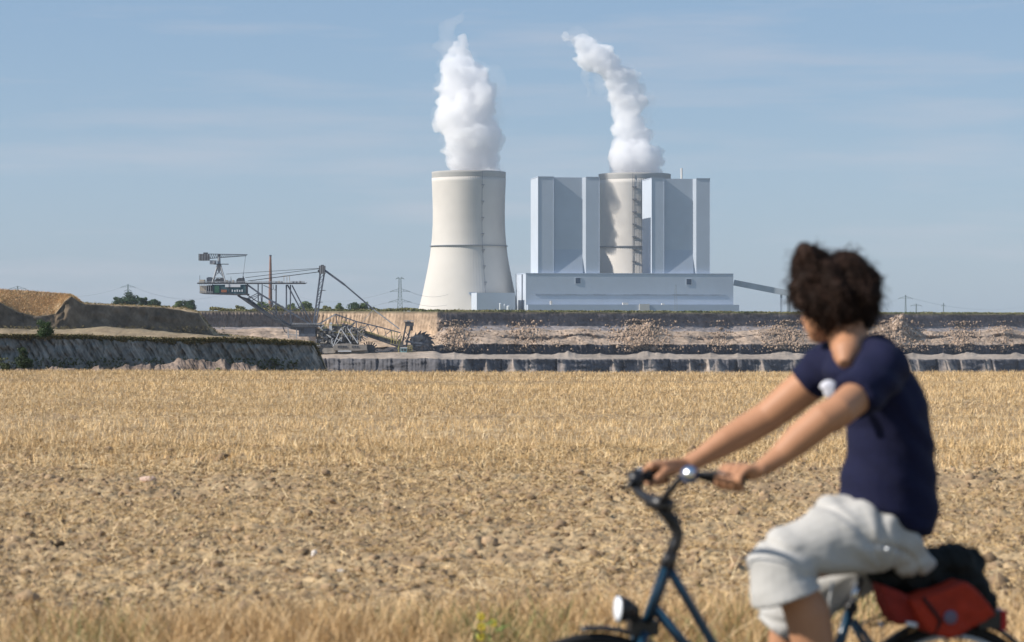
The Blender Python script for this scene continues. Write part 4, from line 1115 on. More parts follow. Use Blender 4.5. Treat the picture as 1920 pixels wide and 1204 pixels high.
# superstructure and undercarriage
m = MB(); bx_(m,548,609,606,613.5,-6,6); part('turntable_deck', m, M_st2)
m = MB(); bx_(m,562,613.5,593,631,-5,5); part('grey_machinery_house', m, M_st1)
m = MB(); bx_(m,566,616,572,624,-5.2,-5.02); part('house_door', m, M_st2)
railing(ex, 548, 609, 606, 609, -6, M_st3, 2.8); railing(ex, 536, 628, 563, 632, -4, M_st3, 3)
m = MB(); m.prism([E(540,613,-4),E(562,611,-4),E(562,620,-4),E(549,618,-4)], (0,8,0)); part('rear_bracket', m, M_st1)
m = MB(); bm_(m,540,616,541,634,1.4,-4); bm_(m,556,616,556,634,1.2,-4); part('rear_post', m, M_st3)
m = MB(); bx_(m,601,612,613,620,-5,2); part('yellow_service_cabin', m, mat('pale_yellow_panel',(.46,.42,.24),.7))
m = MB(); m.prism([E(617,613,-4),E(618,606,-4),E(620,604.5,-4),E(622,606,-4),E(622.5,620,-4),E(617,620,-4)], (0,4,0)); part('white_hopper', m, M_white)
m = MB(); bx_(m,622,608,650,622,-3,5); part('transfer_housing', m, M_st2)
m = MB(); bx_(m,594,616,640,652,-3.5,6); bx_(m,640,620,672,648,-3.3,5); part('undercarriage_core', m, mat('greasy_steel',(.10,.095,.085),.8,noise=.5,nscale=.6))
rs = random.Random(4)
for k in range(150):
    x = rs.uniform(592,684); y = rs.uniform(611,648); L = rs.uniform(4,13); a = rs.choice((0,0,1.57,1.57,.8,-.8,.5,-.5))
    if x > 652: y = rs.uniform(614,632)
    m = MB(); x1, y1 = x+math.cos(a)*L, y+math.sin(a)*L
    d = -3.8-rs.random()*2.5
    bm_(m,x,y,x1,min(y1,654),rs.uniform(.5,1.5),d,d+rs.uniform(-1,1)); part('strut', m, rs.choice((M_dusty,M_dusty,M_st3,M_st1,M_st2)))
for k in range(46):
    x = rs.uniform(592,678); y = rs.uniform(610,645); w, h = rs.uniform(2,6), rs.uniform(1.5,5); d = -3.6-rs.random()*1.5
    m = MB(); bx_(m,x,y,x+w,y+h,d-1.0,d); part('machine_unit', m, rs.choice((M_dusty,M_dusty,M_st2,M_st1,M_cream)))
for (x,y,r_) in ((603,627,3.4),(611,634,3.8),(633,628,3.0),(645,634,3.2)):
    m = MB(); m.lathe([(r_*s,0),(r_*s,1),(r_*.5*s,1),(r_*.5*s,1.6),(0,1.6)], E(x,y,-6.2), (0,1,0), 18); part('sheave', m, M_st2)
for (x0,y0,x1,y1,w,d) in ((624,650,639,616,1.0,-7),(639,616,658,644,1.0,-7),(652,616,671,644,1.0,-7),(627,648,640,633,.6,-7.2),(630,634,641,640,.6,-7),(622,636,623.5,651,.9,-6.5)):
    m = MB(); bm_(m,x0,y0,x1,y1,w,d); part('support_frame_strut', m, M_white)
railing(ex, 597, 610.5, 640, 612, -5.8, M_yel, 3.0); railing(ex, 628, 625, 668, 630, -5.8, M_yel, 3.0)
m = MB(); m.prism([E(624,650,-9),E(630,645,-9),E(652,644,-9),E(664,646.5,-9),E(687,647,-9),E(688,656.5,-9),E(664,658,-9),E(626,657,-9)], (0,6,0)); cb = part('crawler_beam', m, mat('dusty_crawler',(.27,.245,.215),.85,noise=.25,nscale=.5))
for x in (636,640.5,645,649.5,662,666.5,671):
    m = MB(); bx_(m,x,648,x+3.4,651.6,-9.2,-9.02); part('port', m, M_st2, cb)
m = MB(); bx_(m,636,657,661,659,-9.4,-3); part('running_board', m, M_white, cb)
def crawler(x0, x1, y0, y1, d, mt_):
    n = 26; hh = (y1-y0)/2; yc_ = (y0+y1)/2; pr = []
    for k in range(9): a = math.pi/2+math.pi*k/8; pr.append((x0+hh+math.cos(a)*hh, yc_-math.sin(a)*hh))
    for k in range(9): a = -math.pi/2+math.pi*k/8; pr.append((x1-hh+math.cos(a)*hh, yc_-math.sin(a)*hh))
    m = MB(); m.prism([E(x,y,d) for x,y in pr], (0,3,0)); t = part('crawler_track', m, mt_)
    for (xa,ya_),(xb_,yb__) in zip(pr, pr[1:]+pr[:1]):
        L = math.hypot(xb_-xa, yb__-ya_); q = max(1, int(L/2.4))
        if L < 1.5: continue
        for j in range(q):
            t0 = (j+.15)/q; t1 = (j+.85)/q
            m = MB(); bm_(m, xa+(xb_-xa)*t0, ya_+(yb__-ya_)*t0, xa+(xb_-xa)*t1, ya_+(yb__-ya_)*t1, .9, d+1.5, None, 12.5); part('track_shoe', m, M_st2, t)
crawler(604, 630, 652.5, 662.6, -8, M_dusty)
crawler(628, 690, 656.5, 663.2, -6.5, M_dusty)
crawler(682, 703, 646.5, 662.5, -2, M_st2)
crawler(592, 608, 650, 661.5, 0, M_st2)
# ------------------------------------------------------------------ path under the cyclist
M_path = mat('path_asphalt', (.055,.053,.05), .9, noise=.25, nscale=14, bump=.4, bdist=.01)
tag(mesh_obj('path', [(-30,6.2,0),(30,6.2,0),(30,8.75,0),(-30,8.75,0)], [(0,1,2,3)], M_path), kind='structure')
tag(mesh_obj('path_shoulder_ground', [(-30,-18,-.012),(30,-18,-.012),(30,9.3,-.012),(-30,9.3,-.012)], [(0,1,2,3)], M_field, col=np.tile((.30,.25,.14),(4,1))), kind='structure')

# ------------------------------------------------------------------ stones and flowers
M_stone = mat('pale_stone', (.62,.56,.50), .8, noise=.15, nscale=8, bump=.4, bdist=.01)
M_stone2 = mat('pinkish_stone', (.56,.40,.32), .85, noise=.2, nscale=8, bump=.4, bdist=.01)
M_dark = mat('black_lump', (.02,.018,.015), .9)
def stone(pxv, pyv, r, m, label, sc_=(1.3,1,.75), seed=1):
    Y = CAM_H*F/(pyv-HORIZON)*.992
    mb = MB().ball((0,0,0), r, 14, 9, sc_)
    co = np.array([tuple(v) for v in mb.v]); n = fbm(co[:,0]/r*1.3+seed, co[:,1]/r*1.3+co[:,2]/r*2, 3, seed)
    o = mesh_obj('stone', co*(1+n[:,None]*.7), mb.f, m, smooth=True); p = at(pxv, pyv, Y)
    o.location = (p.x, p.y, float(field_z(np.array([p.x]), np.array([p.y]))[0]) + r*sc_[2]*.5)
    return tag(o, label, 'stone', 'stones lying in the stubble field')
stone(277, 905, .046, M_stone2, 'flat pinkish stone lying beside the small black lump in the field', (1.7,1,.8), 1)
stone(249, 899, .030, M_dark, 'small black lump of earth left of the flat pinkish stone', (1.1,1,.9), 2)
stone(589, 1041, .026, M_stone, 'small white stone on the brown soil at the left middle of the field', (1,1,1.1), 3)
stone(640, 1067, .020, M_stone, 'small grey white stone nearer the camera than the white stone', (1.4,1,.8), 4)
M_yflower = mat('yellow_petal', (.75,.60,.03), .6); M_stem = mat('green_stem', (.13,.19,.045), .7)
for i, (a_, b_, hgt, nf, lb) in enumerate([(902, 1168, .36, 3, 'tall green weed with small yellow flowers in the verge grass'), (925, 1180, .28, 1, 'shorter green weed with one yellow flower right of the tall weed')]):
    Y = 10.6+i*.1; base = at(a_, b_, Y); base.z = -.04
    root = empty('flowering_weed', base, lb, 'weed', 'flowering weeds in the verge')
    top_ = at(a_, b_-12, Y)
    m = MB()
    for k in range(5):
        a = k*1.3; e = top_ + Vector((math.cos(a)*.05, math.sin(a)*.05, -.04*k+.05))
        m.tube([base, base.lerp(e,.5)+Vector((.01*k,0,0)), e], [.004,.003,.0015], 5)
    m.build('stem', M_stem, root)
    for k in range(9):
        a = k*2.4; c0 = base.lerp(top_, .15+.09*k); e = c0+Vector((math.cos(a)*.08, math.sin(a)*.08, .03)); sd = Vector((-math.sin(a), math.cos(a), 0))*.014
        MB().add([c0, c0.lerp(e,.5)+sd, e, c0.lerp(e,.5)-sd, c0.lerp(e,.5)+Vector((0,0,.008))], [(0,1,4),(1,2,4),(2,3,4),(3,0,4)]).build('leaf', M_stem, root)
    for k in range(nf):
        c0 = at(a_+(k%2)*1.5, b_-8+k*19-4, Y-.03); m = MB().ball(c0, .006, 8, 5)
        for q in range(7):
            a = q*2*math.pi/7; u = Vector((math.cos(a), -.4, math.sin(a)))*.013; m.ball(c0+u, .0055, 6, 4)
        m.build('flower', M_yflower, root)

# ------------------------------------------------------------------ bicycle
def Yb(p): return 7.55 + (p-1560)/600*.2126
LAT = Vector((.208, -.978, 0))
def B(p, y, w=0.0): return at(p, y, Yb(p)) + LAT*w
M_frame = mat('dark_blue_frame_paint', (.008,.042,.08), .3, spec=.6)
M_blk = mat('black_metal', (.012,.012,.014), .4, spec=.5)
M_rub = mat('black_rubber', (.015,.015,.016), .75)
M_chr = mat('chrome', (.75,.77,.80), .15, metal=1.0)
M_alu = mat('silver_aluminium', (.62,.64,.66), .35, metal=.6)
M_lens = mat('lamp_lens', (.80,.83,.88), .2, spec=.6)
M_red = mat('red_reflector', (.45,.015,.02), .3)
bike = empty('bicycle', B(1512, 1572), 'dark blue city bicycle with black handlebar and round white headlamp under the cyclist', 'bicycle')
def bt(nm, pts, r, m_, par=bike, n=12):
    return MB().tube(pts, r, n).build(nm, m_, par, smooth=True)
HD = Vector((-.978, -.208, 0))
def wheel_(hp, hy, label_par):
    c = B(hp, hy); c.z = .335

    def torus(R_, r_, nm, m_, par, n=72, k=10, sq=1.0):
        pr = [(R_+r_*math.cos(2*math.pi*i/k), r_*sq*math.sin(2*math.pi*i/k)) for i in range(k)]
        return MB().lathe(pr, c, LAT, n, closed=True).build(nm, m_, par, smooth=True)
    ty = torus(.317, .018, 'tyre', M_rub, bike)
    torus(.293, .009, 'rim', M_alu, ty, sq=1.3)
    MB().lathe([(0,-.045),(.018,-.045),(.018,-.03),(.011,-.02),(.011,.02),(.018,.03),(.018,.045),(0,.045)], c, LAT, 14).build('hub', M_alu, ty, True)
    z = Vector((0,0,1)); x = LAT.cross(z).normalized()
    for i in range(32):
        a = i*2*math.pi/32; da = (.35 if i % 2 else -.35); sd = .03 if (i//2) % 2 else -.03
        MB().tube([c+(x*math.cos(a+da)+z*math.sin(a+da))*.017+LAT*sd, c+(x*math.cos(a)+z*math.sin(a))*.288], .001, 4).build('spoke', M_alu, ty)
    return c, x, z
cf, wx_, wz_ = wheel_(1112, 1395, None)
crr, _, _ = wheel_(1780, 1369, None)
def fender(c, a0, a1, nm):
    V = []; n = 26
    for i in range(n+1):
        a = a0+(a1-a0)*i/n
        rd = wx_*math.cos(a)+wz_*math.sin(a)
        for w, h in ((-.026,.343),(-.016,.353),(0,.357),(.016,.353),(.026,.343),(.016,.350),(0,.354),(-.016,.350)):
            V.append(c+rd*h+LAT*w)
    Fc = [(i*8+k, i*8+(k+1)%8, (i+1)*8+(k+1)%8, (i+1)*8+k) for i in range(n) for k in range(8)]
    Fc += [tuple(range(7,-1,-1)), tuple(range(n*8, n*8+8))]
    return MB().add(V, Fc).build(nm, M_blk, bike, True)
sgn = 1 if wx_.x > 0 else -1
fender(cf, math.pi/2 + sgn*.12, math.pi/2 - sgn*1.9, 'front_mudguard')
fender(crr, math.pi/2 + sgn*1.0, math.pi/2 - sgn*1.5, 'rear_mudguard')
bt('head_tube', [B(1250,1062), B(1213,1168)], .0185, M_frame)
bt('steerer_collar', [B(1259,1036), B(1250,1064)], [.021,.024], M_blk)
bt('fork_crown', [B(1213,1166), B(1205,1190)], [.028,.03], M_blk)
for w in (-.052, .052):
    bt('fork_blade', [B(1206,1184,w*.7), B(1185,1225,w), B(1150,1320,w), cf+LAT*w], [.014,.014,.011,.008], M_frame)
bt('top_tube', [B(1253,1064), B(1292,1130), B(1335,1204), B(1420,1310), B(1528,1368)], .0145, M_frame)
bt('down_tube', [B(1226,1138), B(1282,1206), B(1390,1322), B(1512,1405)], .0165, M_frame)
bt('seat_tube', [B(1512,1405), B(1575,1204), B(1596,1138)], .0165, M_frame)
bt('seat_clamp', [B(1594,1146), B(1598,1132)], .021, M_blk)
bt('seat_post', [B(1596,1138), B(1613,1084)], .0135, M_chr)
for w in (-.05, .05):
    bt('seat_stay', [B(1597,1160,w*.4), B(1625,1204,w), crr+LAT*w], [.009,.009,.008], M_frame)
    bt('chain_stay', [B(1512,1405,w*.5), B(1600,1392,w), crr+LAT*w], [.011,.010,.009], M_frame)
cbb = B(1512,1405)
MB().lathe([(.085,.04),(.092,.04),(.092,.045),(.085,.045)], cbb, LAT, 40, closed=True).build('chainring', M_alu, bike, True)
bt('bottom_bracket', [cbb-LAT*.06, cbb+LAT*.06], .02, M_blk)
pn, pf = B(1500,1304,.09), B(1524,1506,-.09)
for pd, w in ((pn,.065),(pf,-.065)):
    cr_ = bt('crank', [cbb+LAT*w, pd-LAT*(.02 if w>0 else -.02)], .01, M_alu)
    m = MB(); m.box((-.045,-.045,-.01),(.045,.045,.01), Matrix.Translation(pd+LAT*(.035 if w>0 else -.035))); m.build('pedal', M_rub, bike)
# saddle
V = []; prof = [(1598,1062,.014,.012),(1612,1058,.022,.02),(1640,1056,.035,.026),(1672,1052,.07,.032),(1705,1048,.10,.036),(1728,1048,.098,.034),(1738,1052,.06,.024)]
for (p, y, w, h) in prof:
    for k in range(12):
        a = k*2*math.pi/12; V.append(B(p, y) + LAT*w*math.cos(a) + Vector((0,0,h*math.sin(a)*(1 if math.sin(a)>0 else .8))))
Fc = [(i*12+k, i*12+(k+1)%12, (i+1)*12+(k+1)%12, (i+1)*12+k) for i in range(6) for k in range(12)]+[tuple(range(11,-1,-1)), tuple(range(72,84))]
MB().add(V, Fc).build('saddle', M_blk, bike, True)
for w in (-.02,.02): bt('saddle_rail', [B(1620,1072,w), B(1645,1084,w), B(1700,1076,w)], .0035, M_chr)
# handlebar, stem, grips
bt('stem', [B(1256,1044), B(1268,1020), B(1272,1000), B(1262,978), B(1240,950)], [.016,.0175,.018,.019,.021], M_blk)
hc = at(1238, 948, 7.40)
bt('stem_clamp', [hc+Vector((.03,-.02,.0)), hc+Vector((-.035,.03,.012))], [.024,.022], M_blk)
NG0, NG1 = at(1298,890,7.17), at(1394,903,7.065)
FG0, FG1 = at(1196,896,7.60), at(1262,884,7.70)
bt('handlebar', [hc, at(1252,925,7.34), at(1270,904,7.25), at(1284,892,7.19), NG0, NG0.lerp(NG1,.35)], [.0125,.0105,.010,.0105,.012,.012], M_blk)
bt('handlebar', [hc, at(1218,938,7.46), at(1200,925,7.53), at(1190,910,7.57), FG0, FG0.lerp(FG1,.4)], [.014,.015,.015,.016,.014,.013], M_blk)
bt('grip', [NG0.lerp(NG1,.18), NG0.lerp(NG1,.3), NG1], [.014,.0165,.0165], M_rub)
bt('grip', [FG0, FG0.lerp(FG1,.2), FG1], [.016,.0165,.0165], M_rub)
# bell on the near side
bl = at(1293, 889, 7.12)
bell = MB().lathe([(.0,.024),(.010,.022),(.019,.014),(.0235,0),(.0235,-.004),(.0,-.004)], bl, Vector((-.25,-.93,.25)), 20).build('bell', M_chr, bike, True)
MB().lathe([(.0255,-.020),(.0265,-.004),(.0265,.002),(.024,.002)], bl, Vector((-.25,-.93,.25)), 20).build('bell_base', mat('bell_blue',(.03,.06,.14),.35), bell, True)
bt('brake_lever', [at(1305,893,7.15), at(1322,889,7.11), at(1345,886,7.05), at(1372,892,7.0)], [.010,.007,.006,.004], M_blk)
bt('brake_lever', [at(1196,905,7.56), at(1186,902,7.54), at(1176,914,7.54), at(1172,920,7.56)], [.012,.010,.006,.004], M_blk)
bt('gear_shifter', [at(1189,886,7.58), at(1196,912,7.56)], [.024,.022], M_blk)
bt('shifter_dial', [at(1196,879,7.60), at(1200,888,7.60)], [.012,.014], M_alu)
bt('brake_cable', [at(1200,915,7.55), at(1228,960,7.42), at(1262,1000,7.37), at(1235,1080,7.38), at(1212,1170,7.39)], .003, M_blk, n=6)
bt('brake_cable', [at(1290,900,7.17), at(1268,950,7.30), at(1276,1000,7.36), at(1255,1060,7.38), at(1216,1170,7.39)], .003, M_blk, n=6)
# headlamp
ld = Vector((-.96,-.26,.05)).normalized(); lc = at(1160,1142,7.33)
lamp = MB().lathe([(0,-.055),(.018,-.050),(.031,-.034),(.040,-.010),(.042,0),(.039,.002)], lc, ld, 24).build('headlamp', M_blk, bike, True)
MB().lathe([(.0395,0),(.037,.005),(.024,.009),(0,.010)], lc, ld, 24).build('lens', M_lens, lamp, True)
bt('lamp_bracket', [lc-ld*.05, B(1190,1165), B(1212,1170)], [.016,.02,.018], M_blk)
m = MB(); m.box((-.045,-.03,-.022),(.045,.03,.022), Matrix.Translation(B(1205,1177)) @ Matrix.Rotation(.2,4,'Z')); m.build('brake_arch', M_blk, bike)
# carrier rack and rear lamp
for w in (-.055,.055):
    bt('rack_rail', [B(1622,1172,w*.5), B(1665,1158,w), B(1750,1150,w), B(1850,1152,w)], .005, M_blk, n=8)
    bt('rack_strut', [B(1790,1152,w), crr+LAT*w*1.1], .0045, M_blk, n=8)
for p in (1690,1730,1770,1810,1850): bt('rack_crossbar', [B(p,1152,-.055), B(p,1152,.055)], .004, M_blk, n=8)
m = MB(); m.box((-.035,-.045,-.028),(.035,.045,.028), Matrix.Translation(B(1846,1160)) @ Matrix.Rotation(.21,4,'Z')); rl = m.build('rear_lamp', M_blk, bike)
m = MB(); m.box((-.009,-.043,-.031),(.009,.043,.031), Matrix.Translation(B(1873,1160)) @ Matrix.Rotation(.21,4,'Z')); m.build('red_reflector', M_red, rl)
bt('bolt_cap', [B(1641,1167,.05), B(1641,1167,.062)], .009, M_chr)

# ------------------------------------------------------------------ luggage
def soft(name, items, voxel, m_, parent=None, it=3, disp=None):
    mb = MB()
    for q in items:
        if q[0] == 'b': mb.ball(q[1], q[2], 16, 10, q[3] if len(q) > 3 else (1,1,1))
        elif q[0] == 't': mb.tube(q[1], q[2], 14)
        elif q[0] == 'p': mb.prism(q[1], q[2])
    return voxel_union(name, mb.v, mb.f, voxel, m_, parent, it, disp)
def fold(a, f, sd):
    def g(co, nr):
        return co + nr*((fbm((co[:,0]+co[:,2]*.6)*f, (co[:,2]-co[:,1])*f, 4, sd))*a)[:, None]
    return g
M_bag = mat('red_orange_fabric', (.33,.026,.008), .75, noise=.2, nscale=20)
M_bagd = mat('dark_fabric', (.012,.012,.012), .9, noise=.3, nscale=20)
gap = .075
bag = empty('saddle_bag', B(1730,1175,.11), 'red orange saddle bag with round grey emblem slung on the rear carrier', 'bag')
soft('bag_body', [('p', [B(1668,1112,gap), B(1720,1096,gap), B(1768,1080,gap), B(1786,1092,gap), B(1826,1140,gap), B(1800,1158,gap), B(1738,1182,gap), B(1705,1172,gap), B(1682,1150,gap)][::-1], LAT*.11)], .006, M_bag, bag, 10, fold(.02, 14, 3))
soft('side_pocket', [('p', [B(1622,1085,gap-.02), B(1660,1100,gap-.02), B(1690,1120,gap-.02), B(1700,1168,gap-.02), B(1650,1160,gap-.02), B(1632,1130,gap-.02)][::-1], LAT*.09)], .006, mat('deep_red_fabric', (.22,.02,.012), .8, noise=.2, nscale=20), bag, 8, fold(.015, 14, 5))
e0 = B(1739,1144,gap+.112)
MB().lathe([(0,-.012),(.021,-.010),(.021,.006),(.017,.009),(0,.009)], e0, LAT, 22).build('emblem', mat('grey_emblem', (.13,.14,.20), .5), bag, True)
MB().lathe([(.010,.010),(.0125,.010),(.0125,.012),(.010,.012)], e0, LAT, 20, closed=True).build('emblem_ring', mat('emblem_red', (.30,.10,.10), .5), bag, True)
bt('bag_strap', [B(1690,1108,gap+.11), B(1720,1150,gap+.118), B(1712,1176,gap+.10)], .006, M_bagd, bag, 6)
bt('buckle', [B(1663,1156,gap+.09), B(1682,1160,gap+.09)], [.006,.008], mat('white_plastic', (.7,.72,.74), .4), bag, 8)
jk = soft('jacket', [('b', B(1660,1080,.03), .055, (1.3,1,.7)), ('b', B(1700,1078,0), .075, (1.3,1.2,.8)), ('b', B(1745,1062,0), .075, (1.2,1.2,.85)), ('b', B(1790,1070,0), .085, (1,1.1,1.0)), ('b', B(1822,1062,0), .05), ('b', B(1826,1105,0), .065, (.9,1.1,1.1)),
    ('b', B(1790,1115,-.02), .07), ('b', B(1740,1110,-.03), .08, (1.2,1,.8)), ('b', B(1845,1130,0), .04), ('b', B(1800,1035,0), .022), ('b', B(1826,1034,0), .02), ('b', B(1690,1115,-.02), .06)], .006, mat('black_jacket_cloth', (.011,.012,.011), .9, noise=.3, nscale=12), None, 2, fold(.05, 22, 8))
b0 = B(1745,1150); jk.data.transform(Matrix.Translation(-b0)); jk.location = b0
tag(jk, 'crumpled black jacket bundled on the rear carrier behind the saddle', 'jacket')

# ------------------------------------------------------------------ person
M_skin = mat('skin', (.42,.21,.115), .55, noise=.06, nscale=12, spec=.3)
M_tee = mat('navy_cotton', (.004,.0056,.029), .9, noise=.12, nscale=60)
M_short = mat('offwhite_cotton', (.44,.43,.41), .9, noise=.08, nscale=10)
M_hair = mat('dark_brown_hair', (.027,.014,.0095), .7, noise=.5, nscale=25, spec=.15)
M_shoe = mat('grey_shoe', (.25,.25,.26), .7)
Pn = at
person = empty('person', at(1600, 1572, 7.55), 'cyclist with dark curly hair, navy T-shirt and off white shorts looking towards the power station', 'person')
def loft(rings, n=28):
    """closed solid through elliptical rings (centre, half width vector, half depth vector)"""
    V = [c + u*math.cos(2*math.pi*k/n) + v*math.sin(2*math.pi*k/n) for c, u, v in rings for k in range(n)]
    m = len(rings)
    return V, [(i*n+k, i*n+(k+1)%n, (i+1)*n+(k+1)%n, (i+1)*n+k) for i in range(m-1) for k in range(n)] + [tuple(range(n-1,-1,-1)), tuple(range((m-1)*n, m*n))]
def torso(scale, rows):
    rr = []
    for (y, c, hw, dp, tw) in rows:
        u = Vector((math.cos(tw), math.sin(tw), 0))*hw/600*scale; v = Vector((-math.sin(tw), math.cos(tw), 0))*dp*scale
        rr.append((at(c, y, 7.55), u, v))
    return loft(rr)
TR = [(1012,1700,30,.08,.1),(985,1682,66,.14,.1),(945,1660,92,.16,.08),(900,1664,88,.155,.05),(850,1667,82,.15,0),(800,1667,76,.155,-.05),(760,1657,78,.165,-.2),(725,1640,80,.175,-.3),(695,1626,78,.18,-.3),(668,1620,66,.15,-.3),(648,1616,48,.10,-.3),(634,1612,36,.07,-.3)]
def finger_set(mb, A, Bq, wrist, f, rad=.0105, arcr=.027):
    """palm, four bent fingers and a thumb closed round the bar from A to Bq; the fingers pass over the top towards f"""
    u = (Bq-A).normalized(); up = Vector((0,0,1)); up = (up-u*up.dot(u)).normalized(); f = (f-u*f.dot(u)-up*f.dot(up)).normalized()
    L = (Bq-A).length
    for i, (t, ln, rs_) in enumerate(((.08,1.0,1.0),(.36,1.1,1.05),(.64,1.05,1.0),(.90,.85,.88))):
        c = A + u*L*t; pts = []
        for k in range(9):
            a = -.55 + ln*4.1*k/8
            rr = arcr*(1.22 if k < 2 else 1.0+.12*(k in (4,5)))
            pts.append(c + up*math.cos(a)*rr + f*math.sin(a)*rr)
        mb.tube(pts, [rad*rs_*q for q in (1.15,1.15,1.05,1.0,1.08,1.0,.95,.9,.75)], 10)
        mb.ball(pts[-1], rad*rs_*.78, 10, 6); mb.ball(pts[1], rad*rs_*1.2, 10, 6); mb.ball(pts[4], rad*rs_*1.1, 10, 6)
        tip = wrist + u*(t-.5)*.022
        mb.tube([pts[1], pts[0].lerp(tip,.3)+up*.004, pts[0].lerp(tip,.7), tip], [rad*1.15, rad*1.45, rad*1.7, .018], 10)
    hd = A.lerp(Bq,.75) - f*.018 + up*.012
    mb.tube([wrist, wrist.lerp(hd,.6), hd], [.022,.022,.016], 12)
    th = [wrist.lerp(hd,.4), A.lerp(Bq,.45)-f*.028+up*.012, A.lerp(Bq,.2)-f*.030, A.lerp(Bq,.05)-f*.024-up*.014, A-f*.006-up*.028]
    mb.tube(th, [.019,.0165,.013,.0125,.010], 10); mb.ball(th[-1], .0098, 10, 6)
sk = MB()
V_, F_ = torso(.90, TR); sk.add(V_, F_)
# neck and head
sk.tube([Pn(1612,700,7.52), Pn(1600,668,7.51), Pn(1592,640,7.52), Pn(1582,605,7.53), Pn(1572,570,7.54)], [(.085,.085),(.068,.068),(.061,.061),(.058,.058),(.06,.06)], 20)
sk.tube([Pn(1592,640,7.51), Pn(1588,664,7.42), Pn(1584,684,7.385)], [.05,.045,.02], 16)
FD = Vector((-.62,.78,-.08)).normalized(); FR = FD.cross(Vector((0,0,1))).normalized()
hc0 = Pn(1560,568,7.56)
def H3(f, r_, u): return hc0 + FD*f + FR*r_ + Vector((0,0,1))*u
def eball(c, rf, rr, ru):
    k0 = len(sk.v); sk.ball((0,0,0), 1, 22, 14)
    for i in range(k0, len(sk.v)):
        v = sk.v[i]; sk.v[i] = c + FD*v.x*rf + FR*v.y*rr + Vector((0,0,1))*v.z*ru
eball(H3(-.01,0,.015), .090, .072, .085); eball(H3(.035,0,-.035), .066, .064, .085); eball(H3(.055,0,-.095), .036, .034, .028)
eball(H3(.03,.045,-.05), .045,.026,.05); eball(H3(.03,-.045,-.05), .045,.026,.05)
sk.tube([H3(.095,0,.0), H3(.113,0,-.028), H3(.120,0,-.043), H3(.098,0,-.05)], [.010,.012,.015,.010], 10)
for q in (-1,1):
    sk.ball(H3(.112,q*.011,-.046), .008, 8, 6); k0 = len(sk.v)
    eball(H3(.0,q*.079,-.012), .018,.010,.031); eball(H3(.088,q*.03,.014), .016,.02,.009)
eball(H3(.098,0,-.068), .014,.024,.0065); eball(H3(.095,0,-.080), .013,.021,.007)
# arms
sk.tube([Pn(1640,694,7.44), Pn(1650,698,7.36), Pn(1612,738,7.24), Pn(1572,772,7.14), Pn(1545,786,7.13), Pn(1500,822,7.13), Pn(1462,855,7.12), Pn(1428,880,7.10)],
        [(.065,.065),(.062,.062),(.052,.052),(.048,.050),(.050,.049),(.047,.044),(.035,.032),(.024,.028)], 20)
sk.ball(Pn(1562,784,7.14), .044, 16, 10)
finger_set(sk, at(1353,897,7.12), at(1403,902,7.055), at(1428,882,7.09), Vector((0,-1,0)))
sk.tube([Pn(1560,690,7.66), Pn(1542,700,7.70), Pn(1490,742,7.74), Pn(1440,782,7.76), Pn(1400,806,7.76), Pn(1362,828,7.745), Pn(1318,856,7.73), Pn(1288,872,7.72)],
        [(.065,.065),(.062,.062),(.058,.058),(.051,.051),(.052,.050),(.047,.043),(.034,.031),(.025,.030)], 20)
finger_set(sk, at(1216,893,7.63), at(1262,886,7.70), at(1288,870,7.72), Vector((0,1,0)))
# legs
sk.tube([Pn(1660,1005,7.48), Pn(1560,1032,7.42), Pn(1476,1068,7.38)], [.085,.075,.050], 18)
sk.ball(Pn(1476,1070,7.38), .050, 16, 10)
sk.tube([Pn(1476,1070,7.38), Pn(1492,1104,7.38), Pn(1514,1150,7.385), Pn(1524,1204,7.39), Pn(1534,1260,7.40), Pn(1540,1300,7.40)], [.050,.060,.071,.066,.045,.036], 18)
sk.tube([Pn(1540,1296,7.40), Pn(1528,1316,7.41), Pn(1490,1322,7.40), Pn(1458,1324,7.39)], [.036,.038,.036,.026], 14)
sk.tube([Pn(1660,1020,7.64), Pn(1560,1092,7.69), Pn(1474,1166,7.70)], [.075,.060,.050], 18)
sk.ball(Pn(1472,1172,7.70), .050, 16, 10)
sk.tube([Pn(1472,1172,7.70), Pn(1470,1230,7.70), Pn(1490,1300,7.70), Pn(1510,1380,7.69), Pn(1530,1460,7.68)], [.048,.056,.058,.045,.036], 18)
sk.tube([Pn(1530,1456,7.68), Pn(1520,1478,7.68), Pn(1485,1486,7.67), Pn(1455,1488,7.66)], [.036,.038,.035,.026], 14)
body = voxel_union('body', sk.v, sk.f, .0042, M_skin, person, 4)
# T-shirt with sleeves
tm = MB()
TS = [(y, c, hw+3, dp+.012, tw) for (y, c, hw, dp, tw) in TR[:-1]]
TS[0] = (1003,1712,34,.10,.1); TS[1] = (985,1694,58,.15,.1); TS[2] = (952,1664,92,.172,.08)
V_, F_ = torso(1.0, TS); tm.add(V_, F_)
tm.tube([Pn(1622,672,7.52), Pn(1660,688,7.38), Pn(1634,718,7.29), Pn(1602,746,7.215)], [.07,.082,.076,.070], 20)
tm.tube([Pn(1600,680,7.60), Pn(1548,690,7.68), Pn(1528,706,7.71), Pn(1514,720,7.72)], [.085,.080,.074,.066], 20)
tm.tube([Pn(1590,668,7.60), Pn(1560,676,7.67)], [.05,.06], 12)
tm.tube([Pn(1664,684,7.46), Pn(1652,654,7.50), Pn(1640,636,7.54)], [.065,.052,.034], 14)
tm.tube([Pn(1650,674,7.56), Pn(1640,650,7.58), Pn(1628,638,7.6)], [.06,.048,.032], 14)
def tee_disp(co, nr):
    f = fbm(co[:,0]*5+co[:,2]*3, co[:,2]*7-co[:,1]*4, 4, 61)*.022
    g = np.sin((co[:,0]*1.0+co[:,2]*.9)*55+fbm(co[:,0]*6,co[:,2]*6,2,62)*7)*.0035
    return co + nr*(f+g)[:, None]
